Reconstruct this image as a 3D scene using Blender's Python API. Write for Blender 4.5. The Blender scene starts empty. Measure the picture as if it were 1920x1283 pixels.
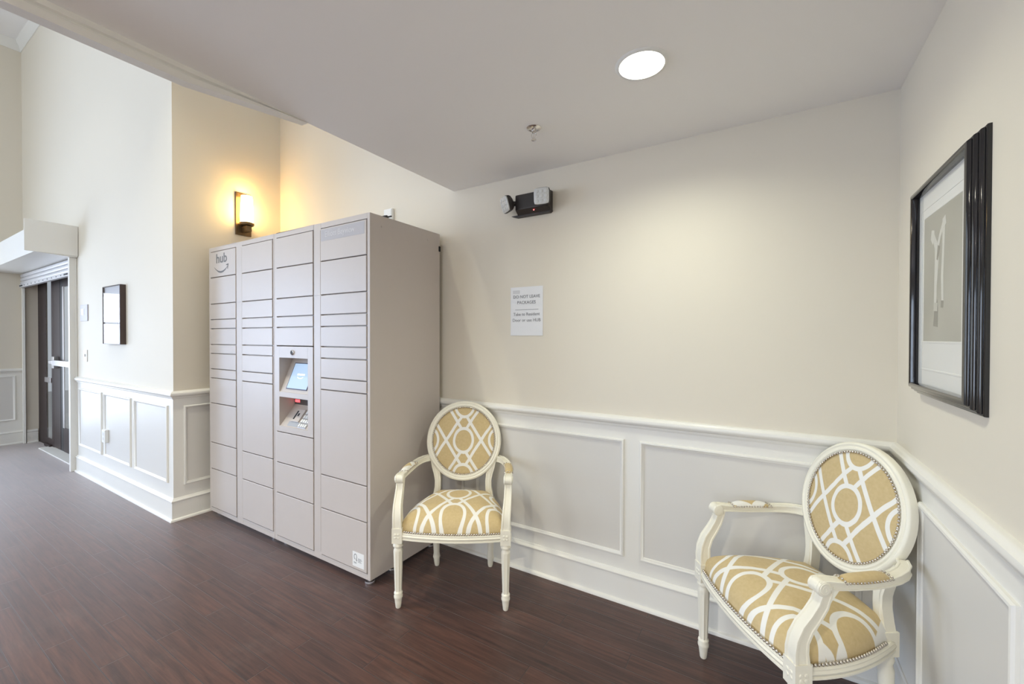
import bpy, bmesh, math, random
from math import sin, cos, pi, radians, atan2, sqrt
from mathutils import Vector, Matrix

random.seed(7)
SC = bpy.context.scene
COL = SC.collection

# ------------------------------------------------------------------ camera
YAW, PITCH, ROLL = -0.5479, -0.0093, 0.0019
F = Vector((sin(YAW)*cos(PITCH), cos(YAW)*cos(PITCH), sin(PITCH)))
R0 = Vector((cos(YAW), -sin(YAW), 0)); U0 = R0.cross(F)
Rv = R0*cos(ROLL) + U0*sin(ROLL); Uv = -R0*sin(ROLL) + U0*cos(ROLL)
cam_data = bpy.data.cameras.new('camera')
cam_data.sensor_width = 36.0
cam_data.lens = 787.76/1920*36.0
cam_data.clip_start = 0.02
cam = bpy.data.objects.new('camera', cam_data); COL.objects.link(cam)
M = Matrix((Rv, Uv, -F)).transposed().to_4x4()
M.translation = Vector((-0.4244, -2.1477, 1.36))
cam.matrix_world = M
SC.camera = cam

# ------------------------------------------------------------------ light and exposure
SC.view_settings.view_transform = 'Standard'
SC.view_settings.look = 'None'
SC.view_settings.exposure = 0.02
SC.view_settings.gamma = 1.0
SC.view_settings.use_curve_mapping = False
w = bpy.data.worlds.new('world'); SC.world = w; w.use_nodes = True
bg = w.node_tree.nodes['Background']
bg.inputs['Color'].default_value = (0.86, 0.92, 1.0, 1)
bg.inputs['Strength'].default_value = 0.7

WIN_FRONT = [(-8.1, -6.3, 0.5, 4.4), (-5.7, -3.9, 0.5, 4.4)]          # lobby windows in the front wall: x0, x1, z0, z1
WIN_SIDE = (-2.75, -1.30, 0.12, 2.05)                                     # glazed opening in the left end wall: y0, y1, z0, z1
WIN_SIDE_ADDED = (-5.70, -3.40, 0.12, 2.70)  # unseen glazed opening, added to put bluish light on the right wall
WIN_ALCOVE = (-1.75, -0.35, 0.6, 2.0)

def area_light(name, loc, direction, sx, sy, power, color, spread=180, shape='RECTANGLE'):
    d = bpy.data.lights.new(name, 'AREA'); d.shape = shape; d.size = sx
    if shape in ('RECTANGLE', 'ELLIPSE'): d.size_y = sy
    d.energy = power; d.color = color; d.spread = radians(spread)
    o = bpy.data.objects.new(name, d); COL.objects.link(o)
    o.location = loc
    o.rotation_euler = Vector(direction).to_track_quat('-Z', 'Y').to_euler()
    return o

DAY = (0.83, 0.905, 1.0)
FRONT_Y = -7.0
for x0, x1, z0, z1 in WIN_FRONT:
    area_light('daylight', ((x0+x1)/2, FRONT_Y-0.22, (z0+z1)/2), (0, 1, -0.05), x1-x0, z1-z0, 98, DAY)
y0, y1, z0, z1 = WIN_SIDE
area_light('daylight', (-8.92, (y0+y1)/2, (z0+z1)/2), (1, 0, 0.06), y1-y0, z1-z0, 66, (0.80, 0.87, 1.0))
y0, y1, z0, z1 = WIN_SIDE_ADDED
area_light('daylight', (-8.92, (y0+y1)/2, (z0+z1)/2), (1, 0.15, 0.05), y1-y0, z1-z0, 245, (0.54, 0.69, 1.0))  # blue fill for the right wall through the added opening
x0, x1, z0, z1 = WIN_ALCOVE
area_light('daylight', ((x0+x1)/2, FRONT_Y-0.22, (z0+z1)/2), (0, 1, 0.1), x1-x0, z1-z0, 45, (0.72, 0.82, 1.0))

# ------------------------------------------------------------------ materials
MATS = {}
def mat(name, color, rough=0.5, metal=0.0, coat=0.0, emit=None, strength=0.0, spec=0.5, vary=0.0, vscale=6.0, bump=0.0, bscale=200.0):
    if name in MATS: return MATS[name]
    m = bpy.data.materials.new(name); m.use_nodes = True
    nt = m.node_tree; b = nt.nodes['Principled BSDF']
    b.inputs['Base Color'].default_value = (*color, 1)
    b.inputs['Roughness'].default_value = rough
    b.inputs['Metallic'].default_value = metal
    b.inputs['Specular IOR Level'].default_value = spec
    b.inputs['Coat Weight'].default_value = coat
    b.inputs['Coat Roughness'].default_value = 0.05
    if emit:
        b.inputs['Emission Color'].default_value = (*emit, 1)
        b.inputs['Emission Strength'].default_value = strength
    tc = nt.nodes.new('ShaderNodeTexCoord')
    if vary > 0:
        n = nt.nodes.new('ShaderNodeTexNoise'); n.inputs['Scale'].default_value = vscale; n.inputs['Detail'].default_value = 4
        nt.links.new(tc.outputs['Object'], n.inputs['Vector'])
        mx = nt.nodes.new('ShaderNodeMix'); mx.data_type = 'RGBA'
        mx.inputs['A'].default_value = (*[c*(1-vary) for c in color], 1)
        mx.inputs['B'].default_value = (*[min(1, c*(1+vary)) for c in color], 1)
        nt.links.new(n.outputs['Fac'], mx.inputs['Factor'])
        nt.links.new(mx.outputs['Result'], b.inputs['Base Color'])
    if bump > 0:
        n2 = nt.nodes.new('ShaderNodeTexNoise'); n2.inputs['Scale'].default_value = bscale; n2.inputs['Detail'].default_value = 2
        nt.links.new(tc.outputs['Object'], n2.inputs['Vector'])
        bp = nt.nodes.new('ShaderNodeBump'); bp.inputs['Strength'].default_value = bump; bp.inputs['Distance'].default_value = 0.001
        nt.links.new(n2.outputs['Fac'], bp.inputs['Height'])
        nt.links.new(bp.outputs['Normal'], b.inputs['Normal'])
    MATS[name] = m
    return m

WALL = mat('greige wall paint', (0.745, 0.685, 0.575), 0.62, vary=0.015, vscale=1.5, bump=0.08, bscale=260)
FIELD = mat('wainscot field paint', (0.70, 0.675, 0.63), 0.4, vary=0.01, vscale=2)
TRIM = mat('cream trim paint', (0.82, 0.80, 0.745), 0.30, vary=0.01, vscale=3)
CEIL = mat('ceiling paint', (0.925, 0.91, 0.905), 0.6, vary=0.01, vscale=2)
LOCK = mat('locker powder coat', (0.565, 0.508, 0.468), 0.36, vary=0.015, vscale=3, bump=0.16, bscale=330)
LOCKIN = mat('locker gap metal', (0.20, 0.19, 0.185), 0.6)
DARKTXT = mat('grey print', (0.16, 0.155, 0.15), 0.5)
GREYTXT = mat('faded grey print', (0.19, 0.19, 0.20), 0.6)
PALETXT = mat('pale print', (0.62, 0.60, 0.60), 0.45)
STRIP = mat('grey name strip', (0.46, 0.44, 0.455), 0.3)
PAPER = mat('white paper', (0.80, 0.80, 0.81), 0.6)
WHITEPL = mat('white plastic', (0.84, 0.84, 0.82), 0.35)
METAL = mat('brushed metal', (0.62, 0.61, 0.62), 0.32, metal=1.0, vary=0.04, vscale=30)
CHROME = mat('chrome', (0.72, 0.70, 0.68), 0.12, metal=1.0)
NAIL = mat('pewter nailheads', (0.62, 0.57, 0.50), 0.25, metal=1.0)
BLACKPL = mat('dark brown plastic', (0.030, 0.024, 0.022), 0.42)
BLACKRB = mat('black rubber', (0.012, 0.012, 0.012), 0.6)
LACQ = mat('black lacquer', (0.008, 0.007, 0.008), 0.08, coat=0.35)
DOORBR = mat('dark brown door finish', (0.036, 0.023, 0.021), 0.5, spec=0.3, vary=0.08, vscale=8)
BRONZE = mat('bronze sconce metal', (0.16, 0.105, 0.055), 0.4, metal=0.75, vary=0.1, vscale=25)
MATB = mat('white mat board', (0.88, 0.87, 0.83), 0.7)
SLATS = mat('shutter aluminium', (0.60, 0.59, 0.60), 0.4, metal=0.3)
CONC = mat('pavement concrete', (0.45, 0.44, 0.42), 0.8, vary=0.08, vscale=3)
LENS = mat('lit downlight lens', (0.9, 0.9, 0.88), 0.4, emit=(1.0, 0.97, 0.90), strength=14)
SHADE = mat('lit sconce glass', (0.9, 0.8, 0.6), 0.4, emit=(1.0, 0.66, 0.235), strength=27)
SCREEN = mat('lit touchscreen', (0.3, 0.36, 0.45), 0.15, emit=(0.50, 0.70, 0.95), strength=0.62)
SCREENW = mat('lit white print', (0.8, 0.8, 0.8), 0.3, emit=(0.9, 0.95, 1.0), strength=0.85)
RED = mat('lit red scanner', (0.6, 0.05, 0.05), 0.3, emit=(1.0, 0.10, 0.12), strength=2.2)
REDLED = mat('lit red indicator', (0.8, 0.1, 0.1), 0.3, emit=(1.0, 0.10, 0.10), strength=7.0)
LAMPFACE = mat('led lens plastic', (0.66, 0.66, 0.63), 0.3)
SCRBEZ = mat('screen bezel', (0.045, 0.04, 0.10), 0.3)

def glass_mat(name, tint, refl):
    m = bpy.data.materials.new(name); m.use_nodes = True; nt = m.node_tree
    for n in list(nt.nodes):
        if n.type != 'OUTPUT_MATERIAL': nt.nodes.remove(n)
    out = [n for n in nt.nodes if n.type == 'OUTPUT_MATERIAL'][0]
    t = nt.nodes.new('ShaderNodeBsdfTransparent'); t.inputs['Color'].default_value = (*tint, 1)
    g = nt.nodes.new('ShaderNodeBsdfGlossy'); g.inputs['Roughness'].default_value = 0.02
    fr = nt.nodes.new('ShaderNodeFresnel'); fr.inputs['IOR'].default_value = refl
    mx = nt.nodes.new('ShaderNodeMixShader')
    geo = nt.nodes.new('ShaderNodeNewGeometry'); front = nt.nodes.new('ShaderNodeMath'); front.operation = 'SUBTRACT'; front.inputs[0].default_value = 1.0
    nt.links.new(geo.outputs['Backfacing'], front.inputs[1])
    mul = nt.nodes.new('ShaderNodeMath'); mul.operation = 'MULTIPLY'; nt.links.new(fr.outputs[0], mul.inputs[0]); nt.links.new(front.outputs[0], mul.inputs[1])
    nt.links.new(mul.outputs[0], mx.inputs[0]); nt.links.new(t.outputs[0], mx.inputs[1]); nt.links.new(g.outputs[0], mx.inputs[2])
    nt.links.new(mx.outputs[0], out.inputs['Surface'])
    return m
GLASS = glass_mat('clear glass', (0.94, 0.96, 0.97), 1.45)
PICGLASS = glass_mat('picture glass', (0.97, 0.97, 0.97), 1.5)

class NT:
    """small helper for math nodes"""
    def __init__(s, nt): s.nt = nt
    def v(s, x, sock):
        if isinstance(x, (int, float)): sock.default_value = x
        else: s.nt.links.new(x, sock)
    def m(s, op, a, b=0.0, c=0.0, clamp=False):
        n = s.nt.nodes.new('ShaderNodeMath'); n.operation = op; n.use_clamp = clamp
        s.v(a, n.inputs[0]); s.v(b, n.inputs[1])
        if op in ('MULTIPLY_ADD', 'SMOOTH_MIN', 'COMPARE'): s.v(c, n.inputs[2])
        return n.outputs[0]

def fabric_mat(name, ax, ay, ox, oy, A, B, k=1.0):
    """woven trellis fabric: rings, short hexagon links and long diagonals in white on tan"""
    m = bpy.data.materials.new(name); m.use_nodes = True; nt = m.node_tree; b = nt.nodes['Principled BSDF']
    t = NT(nt)
    tc = nt.nodes.new('ShaderNodeTexCoord')
    wob = nt.nodes.new('ShaderNodeTexNoise'); wob.inputs['Scale'].default_value = 9
    nt.links.new(tc.outputs['Object'], wob.inputs['Vector'])
    sep = nt.nodes.new('ShaderNodeSeparateXYZ'); nt.links.new(tc.outputs['Object'], sep.inputs[0])
    jit = t.m('MULTIPLY', t.m('SUBTRACT', wob.outputs['Fac'], 0.5), 0.012)
    x = t.m('ADD', t.m('SUBTRACT', sep.outputs[ax], ox), jit); y = t.m('SUBTRACT', t.m('SUBTRACT', sep.outputs[ay], oy), jit)
    def fold(v, P):   # distance to the nearest lattice node, 0..P/2
        f = t.m('FLOORED_MODULO', t.m('ADD', v, P/2), P)
        return t.m('ABSOLUTE', t.m('SUBTRACT', f, P/2))
    X = fold(x, A); Y = fold(y, B)
    rx, ry, hw = 0.056*k, 0.069*k, 0.0082*k
    q = t.m('SQRT', t.m('ADD', t.m('POWER', t.m('DIVIDE', X, rx), 2.0), t.m('POWER', t.m('DIVIDE', Y, ry), 2.0)))
    ring = t.m('MULTIPLY', t.m('ABSOLUTE', t.m('SUBTRACT', q, 1.0)), (rx+ry)/2)
    # long diagonal from (A/2, 0) to (sx, B/2)
    sx = 0.0376*k
    x0, y0, x1, y1 = A/2, 0.0, sx, B/2
    L = sqrt((x1-x0)**2+(y1-y0)**2); nx, ny = (y1-y0)/L, -(x1-x0)/L
    d1 = t.m('ABSOLUTE', t.m('ADD', t.m('MULTIPLY', t.m('SUBTRACT', X, x0), nx), t.m('MULTIPLY', t.m('SUBTRACT', Y, y0), ny)))
    # reflected short link from (sx, B/2) towards the ring
    ny2 = -ny
    d2 = t.m('ABSOLUTE', t.m('ADD', t.m('MULTIPLY', t.m('SUBTRACT', X, x1), nx), t.m('MULTIPLY', t.m('SUBTRACT', Y, y1), ny2)))
    out1 = t.m('MULTIPLY', t.m('LESS_THAN', X, sx-0.004), 1.0)        # first line only beyond the hexagon corner
    d1 = t.m('ADD', d1, out1)
    out2 = t.m('GREATER_THAN', X, sx+0.004)
    d2 = t.m('ADD', d2, out2)
    inside = t.m('LESS_THAN', q, 1.0)                                   # nothing but the ring itself inside a ring
    d = t.m('MINIMUM', t.m('ADD', t.m('MINIMUM', d1, d2), inside), ring)
    mask = t.m('SUBTRACT', 1.0, t.m('MULTIPLY', t.m('SUBTRACT', d, hw-0.0008), 1/0.0016, clamp=True), clamp=True)
    weave = nt.nodes.new('ShaderNodeTexNoise'); weave.inputs['Scale'].default_value = 90; weave.inputs['Detail'].default_value = 5
    nt.links.new(tc.outputs['Object'], weave.inputs['Vector'])
    tan = nt.nodes.new('ShaderNodeMix'); tan.data_type = 'RGBA'
    tan.inputs['A'].default_value = (0.52, 0.385, 0.175, 1); tan.inputs['B'].default_value = (0.645, 0.50, 0.27, 1)
    nt.links.new(weave.outputs['Fac'], tan.inputs['Factor'])
    mx = nt.nodes.new('ShaderNodeMix'); mx.data_type = 'RGBA'
    nt.links.new(mask, mx.inputs['Factor']); nt.links.new(tan.outputs['Result'], mx.inputs['A'])
    mx.inputs['B'].default_value = (0.84, 0.82, 0.76, 1)
    nt.links.new(mx.outputs['Result'], b.inputs['Base Color'])
    b.inputs['Roughness'].default_value = 0.72
    b.inputs['Sheen Weight'].default_value = 0.15
    w1 = nt.nodes.new('ShaderNodeTexWave'); w1.inputs['Scale'].default_value = 160; w1.inputs['Distortion'].default_value = 1.5
    nt.links.new(tc.outputs['Object'], w1.inputs['Vector'])
    bp = nt.nodes.new('ShaderNodeBump'); bp.inputs['Strength'].default_value = 0.12; bp.inputs['Distance'].default_value = 0.0005
    nt.links.new(w1.outputs['Fac'], bp.inputs['Height']); nt.links.new(bp.outputs['Normal'], b.inputs['Normal'])
    return m
FAB_BACK = fabric_mat('trellis fabric on the back', 0, 2, 0.0, 0.0, 0.21, 0.207)
FAB_SEAT = fabric_mat('trellis fabric on the seat', 0, 1, 0.0, 0.235, 0.235, 0.215, 1.08)
FAB_PAD = fabric_mat('trellis fabric on the arm', 0, 1, 0.30, 0.205, 0.36, 0.36, 1.9)

def cream_mat():
    m = bpy.data.materials.new('cream chair paint'); m.use_nodes = True; nt = m.node_tree; b = nt.nodes['Principled BSDF']
    tc = nt.nodes.new('ShaderNodeTexCoord')
    n = nt.nodes.new('ShaderNodeTexNoise'); n.inputs['Scale'].default_value = 22; n.inputs['Detail'].default_value = 6
    mp = nt.nodes.new('ShaderNodeMapping'); mp.inputs['Scale'].default_value = (1.6, 1.6, 0.5)
    nt.links.new(tc.outputs['Object'], mp.inputs[0]); nt.links.new(mp.outputs[0], n.inputs['Vector'])
    geo = nt.nodes.new('ShaderNodeNewGeometry')
    t = NT(nt)
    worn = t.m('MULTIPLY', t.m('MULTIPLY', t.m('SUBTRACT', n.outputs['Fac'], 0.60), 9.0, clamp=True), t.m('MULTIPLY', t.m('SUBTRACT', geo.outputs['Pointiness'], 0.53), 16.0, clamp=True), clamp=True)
    crev = t.m('MULTIPLY', t.m('SUBTRACT', 0.47, geo.outputs['Pointiness']), 5.0, clamp=True)  # browner where the surface folds inward
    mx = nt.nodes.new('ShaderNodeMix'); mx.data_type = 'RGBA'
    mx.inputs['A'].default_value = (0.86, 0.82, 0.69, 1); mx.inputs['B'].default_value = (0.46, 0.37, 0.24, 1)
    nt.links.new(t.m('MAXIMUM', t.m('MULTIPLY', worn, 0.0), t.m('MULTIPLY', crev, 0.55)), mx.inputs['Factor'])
    nt.links.new(mx.outputs['Result'], b.inputs['Base Color'])
    b.inputs['Roughness'].default_value = 0.38
    return m
CREAM = cream_mat()

def floor_mat():
    m = bpy.data.materials.new('dark wood planks'); m.use_nodes = True; nt = m.node_tree; b = nt.nodes['Principled BSDF']
    t = NT(nt)
    tc = nt.nodes.new('ShaderNodeTexCoord')
    mp = nt.nodes.new('ShaderNodeMapping'); mp.inputs['Location'].default_value = (0.0, 1.286+0.094*20, 0)
    nt.links.new(tc.outputs['Object'], mp.inputs[0])
    br = nt.nodes.new('ShaderNodeTexBrick'); br.offset = 0.37; br.offset_frequency = 2; br.squash = 1.0
    br.inputs['Scale'].default_value = 1.0; br.inputs['Brick Width'].default_value = 0.92; br.inputs['Row Height'].default_value = 0.094
    br.inputs['Mortar Size'].default_value = 0.0021; br.inputs['Mortar Smooth'].default_value = 0.3; br.inputs['Bias'].default_value = 0.0
    br.inputs['Color1'].default_value = (0.0, 0.0, 0.0, 1); br.inputs['Color2'].default_value = (1, 1, 1, 1); br.inputs['Mortar'].default_value = (0.5, 0.5, 0.5, 1)
    nt.links.new(mp.outputs[0], br.inputs['Vector'])
    mp2 = nt.nodes.new('ShaderNodeMapping'); mp2.inputs['Scale'].default_value = (1.3, 26, 1)
    nt.links.new(tc.outputs['Object'], mp2.inputs[0])
    # offset the grain per plank
    off = nt.nodes.new('ShaderNodeVectorMath'); off.operation = 'MULTIPLY_ADD'
    nt.links.new(br.outputs['Color'], off.inputs[0]); off.inputs[1].default_value = (7, 31, 3); nt.links.new(mp2.outputs[0], off.inputs[2])
    gr = nt.nodes.new('ShaderNodeTexNoise'); gr.inputs['Scale'].default_value = 2.6; gr.inputs['Detail'].default_value = 7; gr.inputs['Roughness'].default_value = 0.62; gr.inputs['Distortion'].default_value = 0.6
    nt.links.new(off.outputs[0], gr.inputs['Vector'])
    ramp = nt.nodes.new('ShaderNodeValToRGB')
    e = ramp.color_ramp.elements
    e[0].position = 0.30; e[0].color = (0.024, 0.0080, 0.0050, 1)
    e[1].position = 0.72; e[1].color = (0.105, 0.042, 0.027, 1)
    nt.links.new(gr.outputs['Fac'], ramp.inputs[0])
    mx = nt.nodes.new('ShaderNodeMix'); mx.data_type = 'RGBA'; mx.blend_type = 'MULTIPLY'
    mx.inputs['Factor'].default_value = 1.0
    nt.links.new(ramp.outputs[0], mx.inputs['A'])
    tint = nt.nodes.new('ShaderNodeMix'); tint.data_type = 'RGBA'
    tint.inputs['A'].default_value = (0.86, 0.86, 0.88, 1); tint.inputs['B'].default_value = (1.12, 1.08, 1.05, 1)
    nt.links.new(br.outputs['Color'], tint.inputs['Factor']); nt.links.new(tint.outputs['Result'], mx.inputs['B'])
    # dusty scuffs
    sc = nt.nodes.new('ShaderNodeTexNoise'); sc.inputs['Scale'].default_value = 3.2; sc.inputs['Detail'].default_value = 9; sc.inputs['Roughness'].default_value = 0.7
    nt.links.new(tc.outputs['Object'], sc.inputs['Vector'])
    dust = t.m('MULTIPLY', t.m('SUBTRACT', sc.outputs['Fac'], 0.52), 0.9, clamp=True)
    mx2 = nt.nodes.new('ShaderNodeMix'); mx2.data_type = 'RGBA'
    nt.links.new(dust, mx2.inputs['Factor']); nt.links.new(mx.outputs['Result'], mx2.inputs['A']); mx2.inputs['B'].default_value = (0.20, 0.155, 0.14, 1)
    mx3 = nt.nodes.new('ShaderNodeMix'); mx3.data_type = 'RGBA'
    nt.links.new(br.outputs['Fac'], mx3.inputs['Factor']); nt.links.new(mx2.outputs['Result'], mx3.inputs['A']); mx3.inputs['B'].default_value = (0.028, 0.016, 0.013, 1)
    nt.links.new(mx3.outputs['Result'], b.inputs['Base Color'])
    rg = t.m('ADD', 0.36, t.m('MULTIPLY', sc.outputs['Fac'], 0.14))
    nt.links.new(rg, b.inputs['Roughness'])
    b.inputs['Specular IOR Level'].default_value = 0.5; b.inputs['IOR'].default_value = 1.52
    b.inputs['Sheen Weight'].default_value = 1.0; b.inputs['Sheen Roughness'].default_value = 0.315; b.inputs['Sheen Tint'].default_value = (1.0, 0.93, 0.90, 1)
    h = t.m('SUBTRACT', t.m('MULTIPLY', gr.outputs['Fac'], 0.10), br.outputs['Fac'])
    bp = nt.nodes.new('ShaderNodeBump'); bp.inputs['Strength'].default_value = 0.35; bp.inputs['Distance'].default_value = 0.002
    nt.links.new(h, bp.inputs['Height']); nt.links.new(bp.outputs['Normal'], b.inputs['Normal'])
    return m
FLOOR = floor_mat()

def art_mat():
    m = bpy.data.materials.new('print backdrop'); m.use_nodes = True; nt = m.node_tree; b = nt.nodes['Principled BSDF']
    tc = nt.nodes.new('ShaderNodeTexCoord')
    n = nt.nodes.new('ShaderNodeTexNoise'); n.inputs['Scale'].default_value = 3
    nt.links.new(tc.outputs['Object'], n.inputs['Vector'])
    r = nt.nodes.new('ShaderNodeValToRGB'); e = r.color_ramp.elements
    e[0].position = 0.3; e[0].color = (0.40, 0.385, 0.32, 1); e[1].position = 0.7; e[1].color = (0.52, 0.50, 0.43, 1)
    nt.links.new(n.outputs['Fac'], r.inputs[0]); nt.links.new(r.outputs[0], b.inputs['Base Color'])
    b.inputs['Roughness'].default_value = 0.6
    return m
ART = art_mat()
ARTLIGHT = mat('print highlight', (0.74, 0.725, 0.66), 0.6)
ARTMID = mat('print mid tone', (0.60, 0.585, 0.51), 0.6)
ARTDARK = mat('print shadow', (0.27, 0.255, 0.215), 0.6)

# ------------------------------------------------------------------ mesh helpers
class MB:
    def __init__(s): s.v = []; s.f = []; s.mi = []; s.cur = 0
    def add(s, vs, fs):
        b = len(s.v); s.v += [tuple(p) for p in vs]
        for f in fs: s.f.append(tuple(i+b for i in f)); s.mi.append(s.cur)
    def box(s, x0, x1, y0, y1, z0, z1, mtx=None):
        vs = [Vector(p) for p in ((x0,y0,z0),(x1,y0,z0),(x1,y1,z0),(x0,y1,z0),(x0,y0,z1),(x1,y0,z1),(x1,y1,z1),(x0,y1,z1))]
        if mtx: vs = [mtx @ p for p in vs]
        s.add(vs, [(0,3,2,1),(4,5,6,7),(0,1,5,4),(1,2,6,5),(2,3,7,6),(3,0,4,7)])
        return s
    def prism(s, poly, A, vec, ux, uy):
        """polygon in the (ux, uy) plane at A, extruded by vec"""
        A, vec, ux, uy = Vector(A), Vector(vec), Vector(ux), Vector(uy)
        n = len(poly); p0 = [A+ux*a+uy*b for a, b in poly]
        s.add(p0+[p+vec for p in p0], [tuple(range(n)), tuple(range(2*n-1, n-1, -1))]+[(i, i+n, (i+1) % n+n, (i+1) % n) for i in range(n)])
        return s
    def run(s, prof, A, B, out, mA=0.0, mB=0.0):
        """moulding: profile (out, z) from A to B along a straight line; mA, mB mitre the ends"""
        A, B, out = Vector(A), Vector(B), Vector(out); d = (B-A).normalized()
        n = len(prof); up = Vector((0, 0, 1))
        p0 = [A+out*o+up*z+d*(mA*o) for o, z in prof]; p1 = [B+out*o+up*z+d*(mB*o) for o, z in prof]
        s.add(p0+p1, [tuple(range(n)), tuple(range(2*n-1, n-1, -1))]+[(i, i+n, (i+1) % n+n, (i+1) % n) for i in range(n)])
        return s
    def frame(s, O, ux, uz, n, W, H, prof):
        """mitred rectangular frame: prof is a closed list of (inset, height)"""
        O, ux, uz, n = Vector(O), Vector(ux), Vector(uz), Vector(n); k = len(prof); vs = []
        for cx, cz, sx, sz in ((0,0,1,1),(W,0,-1,1),(W,H,-1,-1),(0,H,1,-1)):
            for i, h in prof: vs.append(O+ux*(cx+sx*i)+uz*(cz+sz*i)+n*h)
        fs = []
        for c in range(4):
            d = (c+1) % 4
            for i in range(k):
                j = (i+1) % k; fs.append((c*k+i, d*k+i, d*k+j, c*k+j))
        s.add(vs, fs); return s
    def lathe(s, prof, c=(0,0,0), seg=24, mtx=None, flute=None, cap=True):
        """prof: (r, z) list turned about z; flute(z) gives the groove depth"""
        c = Vector(c); vs = []; n = len(prof)
        for r, z in prof:
            for i in range(seg):
                a = 2*pi*i/seg; rr = r
                if flute: rr = r-flute(z)*(0.5+0.5*cos(a*seg/4.0)) if flute(z) > 0 else r
                p = Vector((rr*cos(a), rr*sin(a), z))+c
                vs.append(mtx @ p if mtx else p)
        fs = [(i*seg+j, i*seg+(j+1) % seg, (i+1)*seg+(j+1) % seg, (i+1)*seg+j) for i in range(n-1) for j in range(seg)]
        if cap: fs += [tuple(range(seg-1, -1, -1)), tuple((n-1)*seg+j for j in range(seg))]
        s.add(vs, fs); return s
    def sweep(s, path, sect, ref=(0,0,1), closed=False, cap=True):
        """sect(i, t) -> list of (side, up) points swept along path; side is perpendicular to ref"""
        path = [Vector(p) for p in path]; ref = Vector(ref); N = len(path); vs = []; k = None
        for i, p in enumerate(path):
            a = path[(i-1) % N] if (closed or i > 0) else p; b = path[(i+1) % N] if (closed or i < N-1) else p
            T = (b-a).normalized(); side = T.cross(ref)
            side = side.normalized() if side.length > 1e-5 else Vector((1, 0, 0)); up = side.cross(T).normalized()
            q = sect(i, i/(N-1)); k = len(q)
            vs += [p+side*x+up*y for x, y in q]
        fs = []
        for i in range(N if closed else N-1):
            j = (i+1) % N
            for m in range(k): fs.append((i*k+m, i*k+(m+1) % k, j*k+(m+1) % k, j*k+m))
        if cap and not closed: fs += [tuple(range(k-1, -1, -1)), tuple((N-1)*k+m for m in range(k))]
        s.add(vs, fs); return s
    def ball(s, c, r, mtx=None, seg=8, rings=4, squash=1.0):
        c = Vector(c); vs = []
        for i in range(rings+1):
            th = pi*i/rings
            for j in range(seg):
                a = 2*pi*j/seg; vs.append(c+Vector((r*sin(th)*cos(a), r*sin(th)*sin(a), r*cos(th)*squash)))
        if mtx: vs = [mtx @ p for p in vs]
        s.add(vs, [(i*seg+j, (i+1)*seg+j, (i+1)*seg+(j+1) % seg, i*seg+(j+1) % seg) for i in range(rings) for j in range(seg)]); return s
    def build(s, name, mats, parent=None, loc=(0,0,0), rot=(0,0,0), smooth=None, bevel=0.0, bseg=2):
        me = bpy.data.meshes.new(name); me.from_pydata(s.v, [], s.f)
        if not isinstance(mats, (list, tuple)): mats = [mats]
        for m in mats: me.materials.append(m)
        me.polygons.foreach_set('material_index', s.mi)
        bm = bmesh.new(); bm.from_mesh(me)
        bmesh.ops.remove_doubles(bm, verts=bm.verts, dist=1e-6)
        bmesh.ops.recalc_face_normals(bm, faces=bm.faces); bm.to_mesh(me); bm.free()
        if smooth is not None:
            me.polygons.foreach_set('use_smooth', [True]*len(me.polygons)); me.set_sharp_from_angle(angle=radians(smooth))
        me.update()
        o = bpy.data.objects.new(name, me); COL.objects.link(o)
        o.location = loc; o.rotation_euler = rot
        if parent: o.parent = parent
        if bevel > 0:
            md = o.modifiers.new('bevel', 'BEVEL'); md.width = bevel; md.segments = bseg; md.limit_method = 'ANGLE'; md.angle_limit = radians(40)
            md.harden_normals = False
        return o

def tag(o, label, cat, group=None):
    o['label'] = label; o['category'] = cat
    if group: o['group'] = group
    return o
def thing(name, label, cat, loc=(0,0,0), rotz=0.0, group=None):
    o = bpy.data.objects.new(name, None); COL.objects.link(o); o.empty_display_size = 0.1
    o.location = loc; o.rotation_euler = (0, 0, rotz)
    return tag(o, label, cat, group)
def struct(o):
    o['kind'] = 'structure'; return o

def text(name, body, size, m, parent, mtx, depth=0.0006, align='CENTER', bold=0.0, squeeze=1.0):
    """lettering as a mesh; mtx maps text x, y to the place where it is printed"""
    c = bpy.data.curves.new(name, 'FONT'); c.body = body; c.size = size; c.align_x = align; c.align_y = 'CENTER'
    c.extrude = depth; c.offset = bold; c.resolution_u = 3
    tmp = bpy.data.objects.new(name+'_tmp', c); COL.objects.link(tmp)
    dg = bpy.context.evaluated_depsgraph_get()
    me = bpy.data.meshes.new_from_object(tmp.evaluated_get(dg)); me.name = name
    bpy.data.objects.remove(tmp); bpy.data.curves.remove(c)
    me.transform(mtx @ Matrix.Diagonal((squeeze, 1, 1, 1))); me.materials.clear(); me.materials.append(m)
    o = bpy.data.objects.new(name, me); COL.objects.link(o)
    if parent: o.parent = parent
    return o
def facing_minus_y(x, y, z):     # text upright on a surface that faces -Y
    return Matrix(((1,0,0,x),(0,0,-1,y),(0,1,0,z),(0,0,0,1)))

# ------------------------------------------------------------------ the setting
H = 2.315          # alcove ceiling
HL = 5.12          # lobby ceiling
XS = -4.178        # side of the projecting left wall
YL = -0.803        # face of the left wall
XE = -8.62         # far end wall
XO0, XO1 = -8.55, -6.42   # entry opening
SOF = -2.18        # edge of the alcove ceiling

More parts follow.
